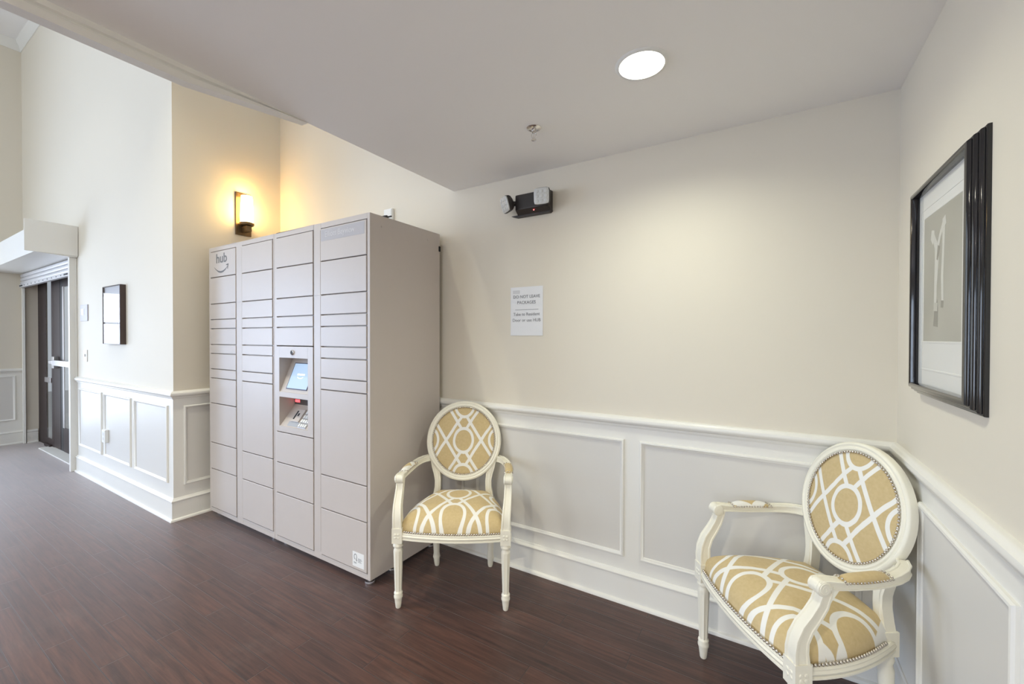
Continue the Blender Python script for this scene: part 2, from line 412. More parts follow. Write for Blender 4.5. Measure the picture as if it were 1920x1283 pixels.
struct(MB().box(XE-0.2, 0.12, FRONT_Y-0.2, 0.12, -0.12, 0).build('floor', FLOOR))
struct(MB().box(XS-0.0, 0.12, 0, 0.12, 0, HL).build('wall_back', WALL))
struct(MB().box(0, 0.12, FRONT_Y, 0, 0, HL).build('wall_right', WALL))
mb = MB(); mb.box(XO1, XS, YL, 0.12, 0, HL); mb.box(XE-0.15, XO1, YL, -0.66, 2.16, HL)
struct(mb.build('wall_left', WALL))
mb = MB(); y0, y1, z0, z1 = WIN_SIDE
e0, e1, f0, f1 = WIN_SIDE_ADDED
mb.box(XE-0.15, XE, FRONT_Y, e0, 0, HL).box(XE-0.15, XE, e0, e1, 0, f0).box(XE-0.15, XE, e0, e1, f1, HL).box(XE-0.15, XE, e1, y0, 0, HL).box(XE-0.15, XE, y1, YL, 0, HL).box(XE-0.15, XE, y0, y1, 0, z0).box(XE-0.15, XE, y0, y1, z1, HL)
mb.box(XE-0.15, XO0, YL, -0.67, 0, 2.16)
struct(mb.build('wall_end', WALL))
mb = MB(); xs = [XE-0.15]; 
wins = sorted(WIN_FRONT + [WIN_ALCOVE])
px = XE-0.15
for x0, x1, z0, z1 in wins:
    mb.box(px, x0, FRONT_Y-0.15, FRONT_Y, 0, HL).box(x0, x1, FRONT_Y-0.15, FRONT_Y, 0, z0).box(x0, x1, FRONT_Y-0.15, FRONT_Y, z1, HL); px = x1
mb.box(px, 0.12, FRONT_Y-0.15, FRONT_Y, 0, HL)
struct(mb.build('wall_front', WALL))
struct(MB().box(SOF, SOF+0.12, FRONT_Y, 0, H+0.03, HL).build('wall_above', WALL))
struct(MB().box(XE-0.15, SOF+0.12, FRONT_Y-0.15, 0.12, HL, HL+0.1).build('ceiling', CEIL))
# alcove ceiling with holes for the recessed lights
DL = [(-0.808, -0.655), (-0.95, -3.3), (-0.95, -5.4)]
RO = 0.080
mb = MB(); yprev = 0.12
xa, xb = SOF, 0.12
for cx, cy in DL:
    q = 0.16
    mb.box(xa, xb, cy+q, yprev, H, H+0.03); mb.box(xa, cx-q, cy-q, cy+q, H, H+0.03); mb.box(cx+q, xb, cy-q, cy+q, H, H+0.03)
    n = 48; vs = []; fs = []
    for i in range(n):
        a = 2*pi*i/n; c, s_ = cos(a), sin(a); k = q/max(abs(c), abs(s_))
        vs += [(cx+RO*c, cy+RO*s_, H), (cx+k*c, cy+k*s_, H), (cx+RO*c, cy+RO*s_, H+0.03), (cx+k*c, cy+k*s_, H+0.03)]
    for i in range(n):
        j = (i+1) % n; fs += [(4*i, 4*i+1, 4*j+1, 4*j), (4*i+2, 4*j+2, 4*j+3, 4*i+3), (4*i, 4*j, 4*j+2, 4*i+2), (4*i+1, 4*i+3, 4*j+3, 4*j+1)]
    mb.add(vs, fs); yprev = cy-q
mb.box(xa, xb, FRONT_Y, yprev, H, H+0.03)
struct(mb.build('ceiling_alcove', CEIL))

# stepped trim that hangs along the open edge of the alcove ceiling, running out to nothing near the back wall
mb = MB(); cols = []
for y in (-1.02, -1.10, -1.18, -1.27, -1.36, -1.47, -1.62, -1.85, -2.4, -4.0, FRONT_Y):
    t = min(1, max(0.02, (-1.02-y)/0.45)); d = 0.056*t
    cols.append([(SOF+0.03*0+0.004, y, H), (SOF+0.006, y, H-0.34*d), (SOF-0.002, y, H-0.42*d), (SOF-0.004, y, H-0.48*d), (SOF+0.004, y, H-0.56*d), (SOF+0.004, y, H-d), (SOF-0.04, y, H-d), (SOF-0.04, y, H+0.02)])
k = 8; vs = sum(cols, []); n = len(cols)
fs = [(i*k+j, i*k+(j+1) % k, (i+1)*k+(j+1) % k, (i+1)*k+j) for i in range(n-1) for j in range(k)]+[tuple(range(k)), tuple((n-1)*k+j for j in range(k-1, -1, -1))]
mb.add(vs, fs); struct(mb.build('trim_1', TRIM))

# base boards, chair rails, wainscot
BASE = [(0,0),(0.032,0),(0.032,0.006),(0.029,0.013),(0.022,0.018),(0.018,0.019),(0.018,0.138),(0.022,0.142),(0.023,0.148),(0.019,0.154),(0.012,0.158),(0.008,0.166),(0,0.1665)]
RAIL = [(0,0.902),(0.008,0.903),(0.012,0.910),(0.013,0.918),(0.019,0.921),(0.027,0.928),(0.0295,0.938),(0.027,0.948),(0.019,0.953),(0.016,0.958),(0.010,0.961),(0,0.9616)]
B0, Rr = (lambda x, y: (x, y, 0)), 0
def skirting(tagname, A, B, out, mA, mB):
    struct(MB().run(BASE, (*A, 0), (*B, 0), (*out, 0), mA, mB).build('baseboard_'+tagname, TRIM, smooth=30))
TRIMN = [1]
def trimname(): TRIMN[0] += 1; return 'trim_%d' % TRIMN[0]
def rail(A, B, out, mA, mB):
    struct(MB().run(RAIL, (*A, 0), (*B, 0), (*out, 0), mA, mB).build(trimname(), TRIM, smooth=40))
skirting('back', (XS, 0), (0, 0), (0, -1), 1, -1);   rail((XS, 0), (0, 0), (0, -1), 1, -1)
skirting('right', (0, 0), (0, FRONT_Y), (-1, 0), 1, -1); rail((0, 0), (0, FRONT_Y), (-1, 0), 1, -1)
skirting('side', (XS, YL), (XS, 0), (1, 0), -1, -1); rail((XS, YL), (XS, 0), (1, 0), -1, -1)
skirting('left', (XO1+0.005, YL), (XS, YL), (0, -1), 0, 1); rail((XO1+0.005, YL), (XS, YL), (0, -1), 0, 1)
skirting('end', (XE, WIN_SIDE[1]+0.06), (XE, YL-0.0), (1, 0), 0, 0); rail((XE, WIN_SIDE[1]+0.06), (XE, YL), (1, 0), 0, 0)
skirting('jamb', (XO0, YL+0.005), (XO0, -0.70), (1, 0), 0, 0)
# thin white wainscot board between base and rail
WT = 0.004
def board(x0, x1, y0, y1): struct(MB().box(x0, x1, y0, y1, 0.0, 0.905).build(trimname(), TRIM))
board(XS, 0, -WT, 0); board(-WT, 0, FRONT_Y, 0); board(XS, XS+WT, YL-WT, 0); board(XO1+0.005, XS, YL-WT, YL); board(XE, XE+WT, WIN_SIDE[1]+0.06, YL)
PM = [(0,0),(0,0.007),(0.004,0.012),(0.010,0.013),(0.014,0.009),(0.019,0.007),(0.022,0.004),(0.022,0)]
def panel(O, ux, n, W, z0, z1):
    O, ux, n = Vector(O), Vector(ux), Vector(n)
    mb = MB(); mb.frame(O+Vector((0,0,z0)), ux, (0,0,1), n, W, z1-z0, PM)
    mb.cur = 1
    a = O+ux*0.021+Vector((0,0,z0+0.021)); ww, hh = W-0.042, z1-z0-0.042; e = n*0.0012
    mb.add([a+e, a+ux*ww+e, a+ux*ww+Vector((0,0,hh))+e, a+Vector((0,0,hh))+e, a, a+ux*ww, a+ux*ww+Vector((0,0,hh)), a+Vector((0,0,hh))],
           [(0,1,2,3),(4,7,6,5),(0,4,5,1),(1,5,6,2),(2,6,7,3),(3,7,4,0)])
    struct(mb.build(trimname(), [TRIM, FIELD], smooth=35))
ZT, ZB = 0.842, 0.236
panel((-3.9, -WT, 0), (1,0,0), (0,-1,0), 0.86, ZB, ZT)
panel((-2.95, -WT, 0), (1,0,0), (0,-1,0), 0.86, ZB, ZT)
panel((-1.995, -WT, 0), (1,0,0), (0,-1,0), 0.942, ZB, ZT)
panel((-0.975, -WT, 0), (1,0,0), (0,-1,0), 0.875, ZB, ZT)
panel((-WT, -0.945, 0), (0,1,0), (-1,0,0), 0.612, ZB, ZT)
panel((-WT, -1.86, 0), (0,1,0), (-1,0,0), 0.82, ZB, ZT)
panel((-WT, -2.78, 0), (0,1,0), (-1,0,0), 0.82, ZB, ZT)
panel((XS+WT, -0.742, 0), (0,1,0), (1,0,0), 0.66, 0.252, 0.848)
panel((-6.345, YL-WT, 0), (1,0,0), (0,-1,0), 0.662, 0.27, 0.85)
panel((-5.62, YL-WT, 0), (1,0,0), (0,-1,0), 0.64, 0.27, 0.85)
panel((-4.90, YL-WT, 0), (1,0,0), (0,-1,0), 0.645, 0.27, 0.85)
panel((XE+WT, WIN_SIDE[1]+0.10, 0), (0,1,0), (1,0,0), 0.325, 0.30, 0.87)

# crown along the lobby ceiling
CROWN = [(0,-0.115),(0.008,-0.115),(0.012,-0.10),(0.028,-0.05),(0.048,-0.02),(0.05,-0.01),(0.055,0),(0,0)]
def crown(A, B, out, mA, mB): struct(MB().run([(o, z+HL) for o, z in CROWN], (*A,0), (*B,0), (*out,0), mA, mB).build(trimname(), TRIM, smooth=40))
crown((XE, FRONT_Y), (XE, YL), (1,0), 1, -1); crown((XE, YL), (XS, YL), (0,-1), 1, 1); crown((XS, YL), (XS, 0), (1,0), -1, -1); crown((XS, 0), (SOF, 0), (0,-1), 1, -1)

# windows of the lobby: frame, muntins, pane
def window(nm, O, ux, n, W, z0, z1, cols, rows):
    O, ux, n = Vector(O), Vector(ux), Vector(n); e = bpy.data.objects.new(nm, None); COL.objects.link(e); e['kind'] = 'structure'
    e.location = O+Vector((0,0,z0)); O0 = Vector((0,0,0)); Hh = z1-z0
    mb = MB(); mb.frame(O0, ux, (0,0,1), n, W, Hh, [(-0.06,0.0),(-0.06,0.022),(-0.0,0.022),(0.05,0.004),(0.05,-0.10),(0,-0.10),(0,0)])
    for i in range(1, cols):
        c = O0+ux*(W*i/cols-0.012)-n*0.07
        mb.prism([(0,0),(0.024,0),(0.024,Hh),(0,Hh)], c, n*0.03, ux, (0,0,1))
    for j in range(1, rows):
        c = O0+Vector((0,0,Hh*j/rows-0.012))-n*0.07
        mb.prism([(0,0),(W,0),(W,0.024),(0,0.024)], c, n*0.03, ux, (0,0,1))
    mb.build('window_frame', TRIM, e)
    mp = MB(); mp.prism([(0,0),(W,0),(W,Hh),(0,Hh)], O0-n*0.082, n*0.005, ux, (0,0,1)); mp.build('pane', GLASS, e)
y0, y1, z0, z1 = WIN_SIDE; window('window_1', (XE, y0, 0), (0,1,0), (1,0,0), y1-y0, z0, z1, 2, 4)
y0, y1, z0, z1 = WIN_SIDE_ADDED; window('window_2', (XE, y0, 0), (0,1,0), (1,0,0), y1-y0, z0, z1, 3, 4)
for i, (x0, x1, z0, z1) in enumerate(wins): window('window_%d' % (i+3), (x0, FRONT_Y, 0), (1,0,0), (0,1,0), x1-x0, z0, z1, 3 if z1 > 3 else 2, 6 if z1 > 3 else 3)

# ground outside the entry
struct(MB().box(-16, XO1, 0.12, 9, -0.14, -0.02).build('floor_outside', CONC))
struct(MB().box(-16, XE-0.2, -0.6, 0.12, -0.14, -0.02).build('floor_outside_left', CONC))

# ------------------------------------------------------------------ glazed entry: door_1
d1 = bpy.data.objects.new('door_1', None); COL.objects.link(d1); d1['kind'] = 'structure'; d1.location = (-7.5, -0.66, 0)
DY0, DY1 = -0.03, -0.016
def dx(x): return x+7.5
mb = MB()
mb.box(dx(XO0), dx(-8.18), DY0, DY1, 0, 2.16).box(dx(-7.94), dx(-7.86), DY0, DY1, 0, 2.16).box(dx(-6.52), dx(XO1), DY0, DY1, 0, 2.16).box(dx(-8.18), dx(-6.52), DY0, DY1, 2.06, 2.16)
mb.box(dx(-8.18), dx(-7.94), DY0, DY1, 0.0, 0.10).box(dx(-8.18), dx(-7.94), DY0-0.025, DY0, 0.0, 0.035)
mb.build('door_frame', DOORBR, d1, bevel=0.002)
MB().box(dx(-8.18), dx(-7.94), DY0+0.001, DY0+0.006, 0.10, 2.06).build('sidelight_pane', GLASS, d1)
MB().box(dx(-8.19), dx(-7.93), DY0-0.014, DY0-0.001, 0.80, 0.86).build('sidelight_rail', METAL, d1, bevel=0.002)
mb = MB()
mb.box(dx(-7.855), dx(-7.58), DY0, DY1, 0.02, 2.05).box(dx(-6.66), dx(-6.53), DY0, DY1, 0.02, 2.05).box(dx(-7.46), dx(-6.66), DY0, DY1, 0.02, 0.30).box(dx(-7.46), dx(-6.66), DY0, DY1, 1.95, 2.05)
lf = mb.build('door_leaf', DOORBR, d1, bevel=0.002)
MB().box(dx(-7.58), dx(-7.46), DY0+0.003, DY1, 0.02, 2.05).build('glazing_gasket', BLACKRB, lf)
MB().box(dx(-7.46), dx(-6.66), DY0+0.001, DY0+0.006, 0.30, 1.95).build('door_pane', GLASS, lf)
MB().box(dx(-7.46), dx(-7.40), DY0-0.006, DY0+0.001, 0.30, 1.95).build('glazing_bead', METAL, lf)
mb = MB(); mb.box(dx(-7.56), dx(-6.62), -0.105, -0.072, 1.03, 1.095)
mb.box(dx(-7.72), dx(-7.63), -0.075, -0.03, 0.99, 1.13).box(dx(-7.70), dx(-7.56), -0.105, -0.075, 1.045, 1.085)
mb.box(dx(-6.74), dx(-6.70), -0.078, -0.03, 1.04, 1.085)
mb.build('push_bar', METAL, lf, smooth=35, bevel=0.004)
MB().box(dx(-8.0), dx(XO1), -0.135, 0.06, 0.0, 0.014).build('threshold', TRIM, d1, bevel=0.004)

# ------------------------------------------------------------------ roller shutter over the entry
rs = thing('roller_shutter', 'white roller shutter with boxed hood and rolled-up slats over the far entry', 'shutter', (-7.49, YL, 0))
def sx(x): return x+7.49
mb = MB()      # hood body: profile in (y, z)
prof = [(-0.005,2.42),(-0.33,2.40),(-0.352,2.375),(-0.30,2.175),(-0.10,2.165),(-0.005,2.165)]
mb.prism(prof, (sx(XE+0.005), 0, 0), (-6.375-XE-0.005, 0, 0), (0,1,0), (0,0,1))
hd = mb.build('hood', TRIM, rs)
MB().box(sx(-6.375), sx(-6.365), -0.362, -0.003, 2.175, 2.475).build('end_plate', TRIM, hd, bevel=0.001)
for gx, w_, gd in ((-6.465, 0.045, 0.056), (XO0-0.02, 0.045, 0.024)):
    mb = MB(); mb.box(sx(gx), sx(gx+w_), -gd, -0.001, 0.0, 2.164).box(sx(gx)-0.004, sx(gx+w_)+0.004, -0.012, -0.001, 0.0, 2.164)
    mb.build('guide_rail', TRIM, rs, bevel=0.003)
mb = MB()
for k in range(3):
    zc = 2.135-0.045*k; pr = []
    for j in range(9): a = -pi/2+pi*j/8; pr.append((-0.030-0.012*cos(a), zc+0.021*sin(a)))
    pr += [(-0.020, zc+0.021), (-0.020, zc-0.021)]
    mb.prism(pr, (sx(XO0+0.03), 0, 0), (-6.467-XO0-0.03, 0, 0), (0,1,0), (0,0,1))
cu = mb.build('slat_curtain', SLATS, rs, smooth=50)
mb = MB(); mb.box(sx(XO0+0.03), sx(-6.467), -0.050, -0.012, 1.985, 2.024)
bb = mb.build('bottom_bar', SLATS, cu, bevel=0.003)
for k in range(12):
    x = sx(XO0+0.12+k*0.17); MB().lathe([(0.006,0),(0.006,0.003)], (0,0,0), 10, Matrix.Translation((x, -0.050, 2.004)) @ Matrix.Rotation(pi/2, 4, 'X')).build('hole_disc', BLACKRB, bb)  # black discs drawn where the bar has holes
for xa_, xb_ in ((-6.62, -6.50), (XO0+0.06, XO0+0.19)): MB().box(sx(xa_), sx(xb_), -0.054, -0.049, 1.997, 2.012).build('lock_slot', BLACKRB, bb)

# ------------------------------------------------------------------ things on the left wall
lp = thing('framed_picture', 'small dark-framed picture with a glossy reflecting front on the left wall beyond the lockers', 'picture', (-5.31, YL, 1.555))
mb = MB(); mb.frame((-0.21, 0, -0.255), (1,0,0), (0,0,1), (0,-1,0), 0.42, 0.51, [(0,0.0),(0,0.040),(0.004,0.041),(0.0055,0.039),(0.0055,0.0)])
mb.build('frame', mat('dark walnut frame', (0.060, 0.036, 0.030), 0.35, vary=0.15, vscale=14), lp)
MB().box(-0.205, 0.205, -0.026, -0.002, -0.250, 0.250).build('mat_board', mat('pale lavender mat', (0.70, 0.70, 0.73), 0.6), lp)
MB().box(-0.205, 0.205, -0.0375, -0.0355, -0.250, 0.250).build('glass', PICGLASS, lp)
MB().box(-0.12, 0.12, -0.0275, -0.026, -0.16, 0.16).build('print', mat('pale print sheet', (0.60, 0.60, 0.62), 0.6), lp)

ic = thing('intercom_panel', 'grey metal intercom panel on the left wall above the light switch', 'intercom', (-6.18, YL, 1.60))
MB().box(-0.105, 0.105, -0.008, 0, -0.08, 0.08).build('plate', mat('satin grey plate', (0.50, 0.48, 0.53), 0.5), ic, bevel=0.002)
MB().box(-0.075, 0.0, -0.010, -0.0075, -0.02, 0.04).build('display', mat('pale display', (0.66, 0.64, 0.68), 0.25), ic, bevel=0.001)
ls = thing('light_switch', 'white light switch on the left wall below the grey intercom panel', 'switch', (-6.15, YL, 1.18))
MB().box(-0.045, 0.045, -0.007, 0, -0.058, 0.058).build('cover_plate', WHITEPL, ls, bevel=0.002)
MB().box(-0.012, 0.012, -0.018, -0.006, -0.010, 0.016).build('toggle', WHITEPL, ls, bevel=0.002)
ol = thing('wall_outlet', 'white outlet box low on the middle wainscot panel of the left wall', 'outlet', (-5.555, YL-WT-0.0012, 0.464))
MB().box(-0.04, 0.04, -0.028, 0, -0.058, 0.058).build('cover_box', WHITEPL, ol, bevel=0.003)
for z in (-0.022, 0.022): MB().box(-0.016, 0.016, -0.0295, -0.0275, z-0.013, z+0.013).build('socket', mat('socket plastic', (0.70, 0.70, 0.68), 0.4), ol, bevel=0.001)

# ------------------------------------------------------------------ wall sconce
sn = thing('wall_sconce', 'lit bronze wall sconce with glowing tapered glass shade above the lockers', 'lamp', (XS, -0.316, 2.385))
MB().box(0, 0.014, -0.061, 0.061, -0.175, 0.175).build('backplate', BRONZE, sn, bevel=0.002)
mb = MB(); mb.box(0.014, 0.10, -0.020, 0.020, -0.150, -0.105)
mb.lathe([(0.014,-0.10),(0.050,-0.098),(0.053,-0.090),(0.053,-0.078),(0.045,-0.074),(0.02,-0.074)], (0.064,0,0), 28)
mb.box(0.028, 0.034, -0.035, -0.012, -0.06, -0.03)
mb.build('shade_holder', BRONZE, sn, smooth=40, bevel=0.002)
mb = MB(); mb.lathe([(0.047,-0.076),(0.0475,-0.02),(0.045,0.05),(0.0415,0.125),(0.040,0.142),(0.037,0.142),(0.040,0.05),(0.043,-0.07)], (0.064,0,0), 32)
mb.build('glass_shade', SHADE, sn, smooth=40)

# ------------------------------------------------------------------ parcel lockers
LF, LBK = -0.604, -0.037            # front, back
LB_, LT = 0.032, 2.040               # bottom, top
YD = LF-0.005                        # door face, standing a little proud of the face frame
ROWS = [2.007, 1.812, 1.613, 1.495, 1.426, 1.307, 1.239, 1.122, 1.053]
C1 = (-4.062, -3.684, ROWS+[0.862, 0.562, 0.362, 0.066])
C2 = (-3.597, -3.212, ROWS+[0.558, 0.360, 0.078])
C3a = (-3.165, -2.772, ROWS[:6]); C3b = (-3.165, -2.772, [0.750, 0.549, 0.350, 0.066])
C4 = (-2.696, -2.293, ROWS+[0.547, 0.347, 0.066])
BAY = LF+0.018

def locker(name, label, x0, x1, bays, ox, kiosk=None):
    t = thing(name, label, 'parcel locker', ((x0+x1)/2, (LF+LBK)/2, 0), 0, 'parcel locker banks')
    cx, cy = (x0+x1)/2, (LF+LBK)/2
    def P(mb): mb.v = [(a-cx, b-cy, c) for a, b, c in mb.v]; return mb
    mb = MB()
    if kiosk:
        ka, kb, kz0, kz1 = kiosk
        mb.box(x0, x1, LF+0.16, LBK, LB_, LT)
        mb.box(x0, ka, BAY, LF+0.16, LB_, LT).box(kb, x1, BAY, LF+0.16, LB_, LT).box(ka, kb, BAY, LF+0.16, LB_, kz0).box(ka, kb, BAY, LF+0.16, kz1, LT)
    else:
        mb.box(x0, x1, BAY, LBK, LB_, LT)
    mb.cur = 0
    # side panels and the face frame standing proud of the bays
    edges = [x0]
    for a, b in bays: edges += [a-0.003, b+0.003]
    edges.append(x1)
    for i in range(0, len(edges), 2): mb.box(edges[i], edges[i+1], LF, BAY+0.001, LB_, LT)
    for a, b in bays:
        mb.box(a-0.003, b+0.003, LF, BAY+0.001, LT-0.030, LT)
        mb.box(a-0.003, b+0.003, LF, BAY+0.001, LB_, 0.062 if a < -3.7 or a > -3.2 else 0.074)
    body = P(mb).build('cabinet_body', LOCK, t, bevel=0.0015)
    return t, P, body

def doors(t, P, col, first=None):
    a, b, zs = col; made = []
    for i in range(len(zs)-1):
        mb = MB(); mb.box(a, b, YD, BAY-0.0005, zs[i+1]+0.0028, zs[i]-0.0028)
        made.append(P(mb).build('locker_door', LOCK, t, bevel=0.0022))
    return made

def feet(t, P, pts):
    for x, y in pts:
        mb = MB(); mb.lathe([(0.026,0.0),(0.028,0.006),(0.026,0.014),(0.010,0.016),(0.010,0.0345)], (x, y, 0), 20)
        P(mb).build('levelling_foot', METAL, t, smooth=40)

XM = -3.197
tL, PL, bodyL = locker('parcel_locker', 'left bank of grey parcel lockers with a smile arrow on its top left door', -4.089, XM-0.001, [(C1[0], C1[1]), (C2[0], C2[1])], 0)
dL = doors(tL, PL, C1); doors(tL, PL, C2)
feet(tL, PL, [(-4.03, -0.55), (-3.27, -0.55), (-4.03, -0.09), (-3.27, -0.09)])
# hinge cover strip between the two columns
mb = MB(); mb.box(-3.677, -3.604, LF-0.0015, LF, 1.615, 2.0).box(-3.677, -3.604, LF-0.0015, LF, 0.08, 1.609)
PL(mb).build('divider_strip', LOCK, tL, bevel=0.0008)
cxL, cyL = (-4.089+XM-0.001)/2, (LF+LBK)/2
d0 = dL[0]; d0['label'] = 'locker door with dark lettering over a smile arrow'
text('lettering', 'hub', 0.098, DARKTXT, d0, facing_minus_y(-3.884-cxL, YD-0.0004-cyL, 1.946), bold=0.0012, squeeze=1.12)
mb = MB(); pts = []; n = 20
def smile(mb, x0, x1, ztop, sag, th, y, P):
    up, lo = [], []
    for i in range(n+1):
        s_ = i/n; x = x0+(x1-x0)*s_; z = ztop-sag*(1-(2*s_-1)**2)-0.1*sag*(s_)
        h = th*(sin(pi*min(1, max(0, s_*0.94+0.03))))
        up.append((x, z+h*0.25)); lo.append((x, z-h*0.75))
    poly = up+lo[::-1]
    for i in range(n):
        q = [up[i], up[i+1], lo[i+1], lo[i]]
        mb.prism(q, (0, y, 0), (0, -0.0008, 0), (1,0,0), (0,0,1))
    w_ = (x1-x0)
    ex, ez = x1, up[-1][1]
    # arrow head: a short top bar and a barb down
    for q in ([(ex-0.13*w_, ez+0.055*w_), (ex+0.045*w_, ez+0.075*w_), (ex+0.045*w_, ez+0.035*w_), (ex-0.10*w_, ez+0.025*w_)],
              [(ex+0.045*w_, ez+0.075*w_), (ex+0.010*w_, ez-0.115*w_), (ex-0.020*w_, ez-0.105*w_), (ex-0.0*w_, ez+0.045*w_)]):
        mb.prism(q, (0, y, 0), (0, -0.0008, 0), (1,0,0), (0,0,1))
smile(mb, -3.992, -3.792, 1.888, 0.036, 0.014, YD-0.0003, None)
PL(mb).build('smile_arrow', DARKTXT, d0)

KZ0, KZ1 = 0.753, 1.304
tR, PR, bodyR = locker('parcel_locker', 'right bank of grey parcel lockers with the built-in touchscreen, nearest the chair', XM+0.001, -2.2685, [(C3a[0], C3a[1]), (C4[0], C4[1])], 0, kiosk=(C3a[0]-0.003, C3a[1]+0.003, KZ0-0.004, KZ1+0.004))
doors(tR, PR, C3a); doors(tR, PR, C3b); d4 = doors(tR, PR, C4)
feet(tR, PR, [(-3.13, -0.55), (-2.305, -0.575), (-3.13, -0.09), (-2.305, -0.09), (-2.305, -0.42)])
mb = MB(); mb.box(-2.765, -2.703, LF-0.0015, LF, 1.615, 2.0).box(-2.765, -2.703, LF-0.0015, LF, 0.08, 1.609)
PR(mb).build('divider_strip', LOCK, tR, bevel=0.0008)
for zz in (1.98, 0.14):
    for yy in (-0.52, -0.15): PR(MB().lathe([(0.006,0),(0.006,0.0015),(0.003,0.002)], (0,0,0), 12, Matrix.Translation((-2.2685, yy, zz)) @ Matrix.Rotation(pi/2, 4, 'Y'))).build('side_bolt', LOCK, tR)
mb = MB(); mb.box(-2.275, -2.262, LBK-0.012, LBK+0.002, 1.925, 1.96)
PR(mb).build('rear_bumper', BLACKRB, tR, bevel=0.003)
cxR, cyR = (XM+0.001-2.2685)/2, (LF+LBK)/2
# name strip on the top right door
d40 = d4[0]; d40['label'] = 'top door with a grey name strip'
mb = MB(); mb.box(-2.690, -2.306, YD-0.0006, YD, 1.930, 1.998); ns = PR(mb).build('name_strip', STRIP, d40)
text('lettering', 'Elliott Bayview', 0.047, PALETXT, d40, facing_minus_y(-2.520-cxR, YD-0.0009-cyR, 1.966), depth=0.0003, squeeze=0.95)
# certification sticker on the bottom right door
d4b = d4[-1]; d4b['label'] = 'bottom door with a white certification sticker'
mb = MB(); mb.box(-2.408, -2.313, YD-0.0006, YD, 0.084, 0.166); PR(mb).build('sticker', WHITEPL, d4b)
mb = MB(); ring = []
for i in range(24):
    a0, a1 = 2*pi*i/24, 2*pi*(i+1)/24
    if 4.3 < a0 < 5.2: continue
    c0 = (-2.384, 0.138)
    mb.prism([(c0[0]+0.0125*cos(a0), c0[1]+0.0165*sin(a0)), (c0[0]+0.0125*cos(a1), c0[1]+0.0165*sin(a1)), (c0[0]+0.009*cos(a1), c0[1]+0.0125*sin(a1)), (c0[0]+0.009*cos(a0), c0[1]+0.0125*sin(a0))], (0, YD-0.0006, 0), (0,-0.0005,0), (1,0,0), (0,0,1))
mb.prism([(-2.378,0.128),(-2.369,0.120),(-2.372,0.113),(-2.380,0.122)], (0, YD-0.0006, 0), (0,-0.0005,0), (1,0,0), (0,0,1))
for (a, b, z) in ((-2.398,-2.374,0.106),(-2.397,-2.376,0.101),(-2.362,-2.335,0.131),(-2.362,-2.330,0.125),(-2.362,-2.340,0.119),(-2.362,-2.334,0.113)):
    mb.prism([(a,z),(b,z),(b,z+0.0022),(a,z+0.0022)], (0, YD-0.0006, 0), (0,-0.0004,0), (1,0,0), (0,0,1))
PR(mb).build('certification_mark', GREYTXT, d4b)

# kiosk panel: face plate with two recesses, sloped beds
KX0, KX1 = C3a[0], C3a[1]
RX0, RX1 = -3.132, -2.824
mb = MB()
yf, yb = YD, LF+0.15
r1, r2 = (1.011, 1.231), (0.790, 0.978)
# face plate pieces round the recesses
for (a, b, c, d) in ((KX0, RX0, KZ0, KZ1), (RX1, KX1, KZ0, KZ1), (RX0, RX1, KZ0, r2[0]), (RX0, RX1, r2[1], r1[0]), (RX0, RX1, r1[1], KZ1)):
    mb.box(a, b, yf, yf+0.012, c, d)
# recess shells: side cheeks, ceiling, sloped bed
def shell(z0, z1, y_at_top, zbed):
    mb.box(RX0-0.004, RX0, yf+0.01, yb, z0-0.004, z1+0.004).box(RX1, RX1+0.004, yf+0.01, yb, z0-0.004, z1+0.004)
    mb.box(RX0-0.004, RX1+0.004, yf+0.01, yb, z1, z1+0.004)
    mb.prism([(yf+0.006, z0), (y_at_top, zbed), (y_at_top, zbed+0.0), (y_at_top+0.004, zbed), (yb, zbed), (yb, z0-0.004), (yf+0.006, z0-0.004)], (RX0, 0, 0), (RX1-RX0, 0, 0), (0,1,0), (0,0,1))
    mb.box(RX0, RX1, y_at_top, yb, zbed-0.002, z1+0.004)
yt1, zb1 = LF+0.085, 1.222
shell(r1[0], r1[1], yt1, zb1)
yt2, zb2 = LF+0.10, 0.914
shell(r2[0], r2[1], yt2, zb2)
kp = PR(mb).build('kiosk_panel', LOCK, tR, bevel=0.0008)
def bed(yb0, zb0, yt, zt, X, along, lift):
    """matrix: local x to the right, local y up the slope, local z out of the bed"""
    v = Vector((0, yt-yb0, zt-zb0)).normalized(); u = Vector((1,0,0)); nrm = u.cross(v)
    o = Vector((X, yb0, zb0))+v*along+nrm*lift
    m = Matrix((u, v, nrm)).transposed().to_4x4(); m.translation = o; return m
# touchscreen
L1 = sqrt((yt1-yf-0.006)**2+(zb1-r1[0])**2)
m1 = bed(yf+0.006, r1[0], yt1, zb1, -2.965, L1/2-0.004, 0.0)
mb = MB(); mb.box(-0.110, 0.110, -0.088, 0.088, 0, 0.004, m1); sc_ = PR(mb).build('touchscreen', SCRBEZ, kp)
mb = MB(); mb.box(-0.104, 0.106, -0.083, 0.083, 0.004, 0.0048, m1); PR(mb).build('display', SCREEN, sc_)
off = Matrix.Translation((-cxR, -cyR, 0))
text('lettering', 'amazon', 0.026, SCREENW, sc_, off @ m1 @ Matrix.Translation((0.0, 0.012, 0.0052)), depth=0.0002, bold=0.0003)
mb = MB()
for i in range(12):
    s0, s1 = -1+2*i/12, -1+2*(i+1)/12
    f = lambda s_: -0.008-0.010*(1-s_*s_)
    mb.prism([(0.030*s0, f(s0)), (0.030*s1, f(s1)), (0.030*s1, f(s1)+0.004), (0.030*s0, f(s0)+0.004)], m1 @ Vector((0,0,0.005)), (m1.to_3x3() @ Vector((0,0,0.0004))), m1.to_3x3() @ Vector((1,0,0)), m1.to_3x3() @ Vector((0,1,0)))
PR(mb).build('smile_arrow', SCREENW, sc_)
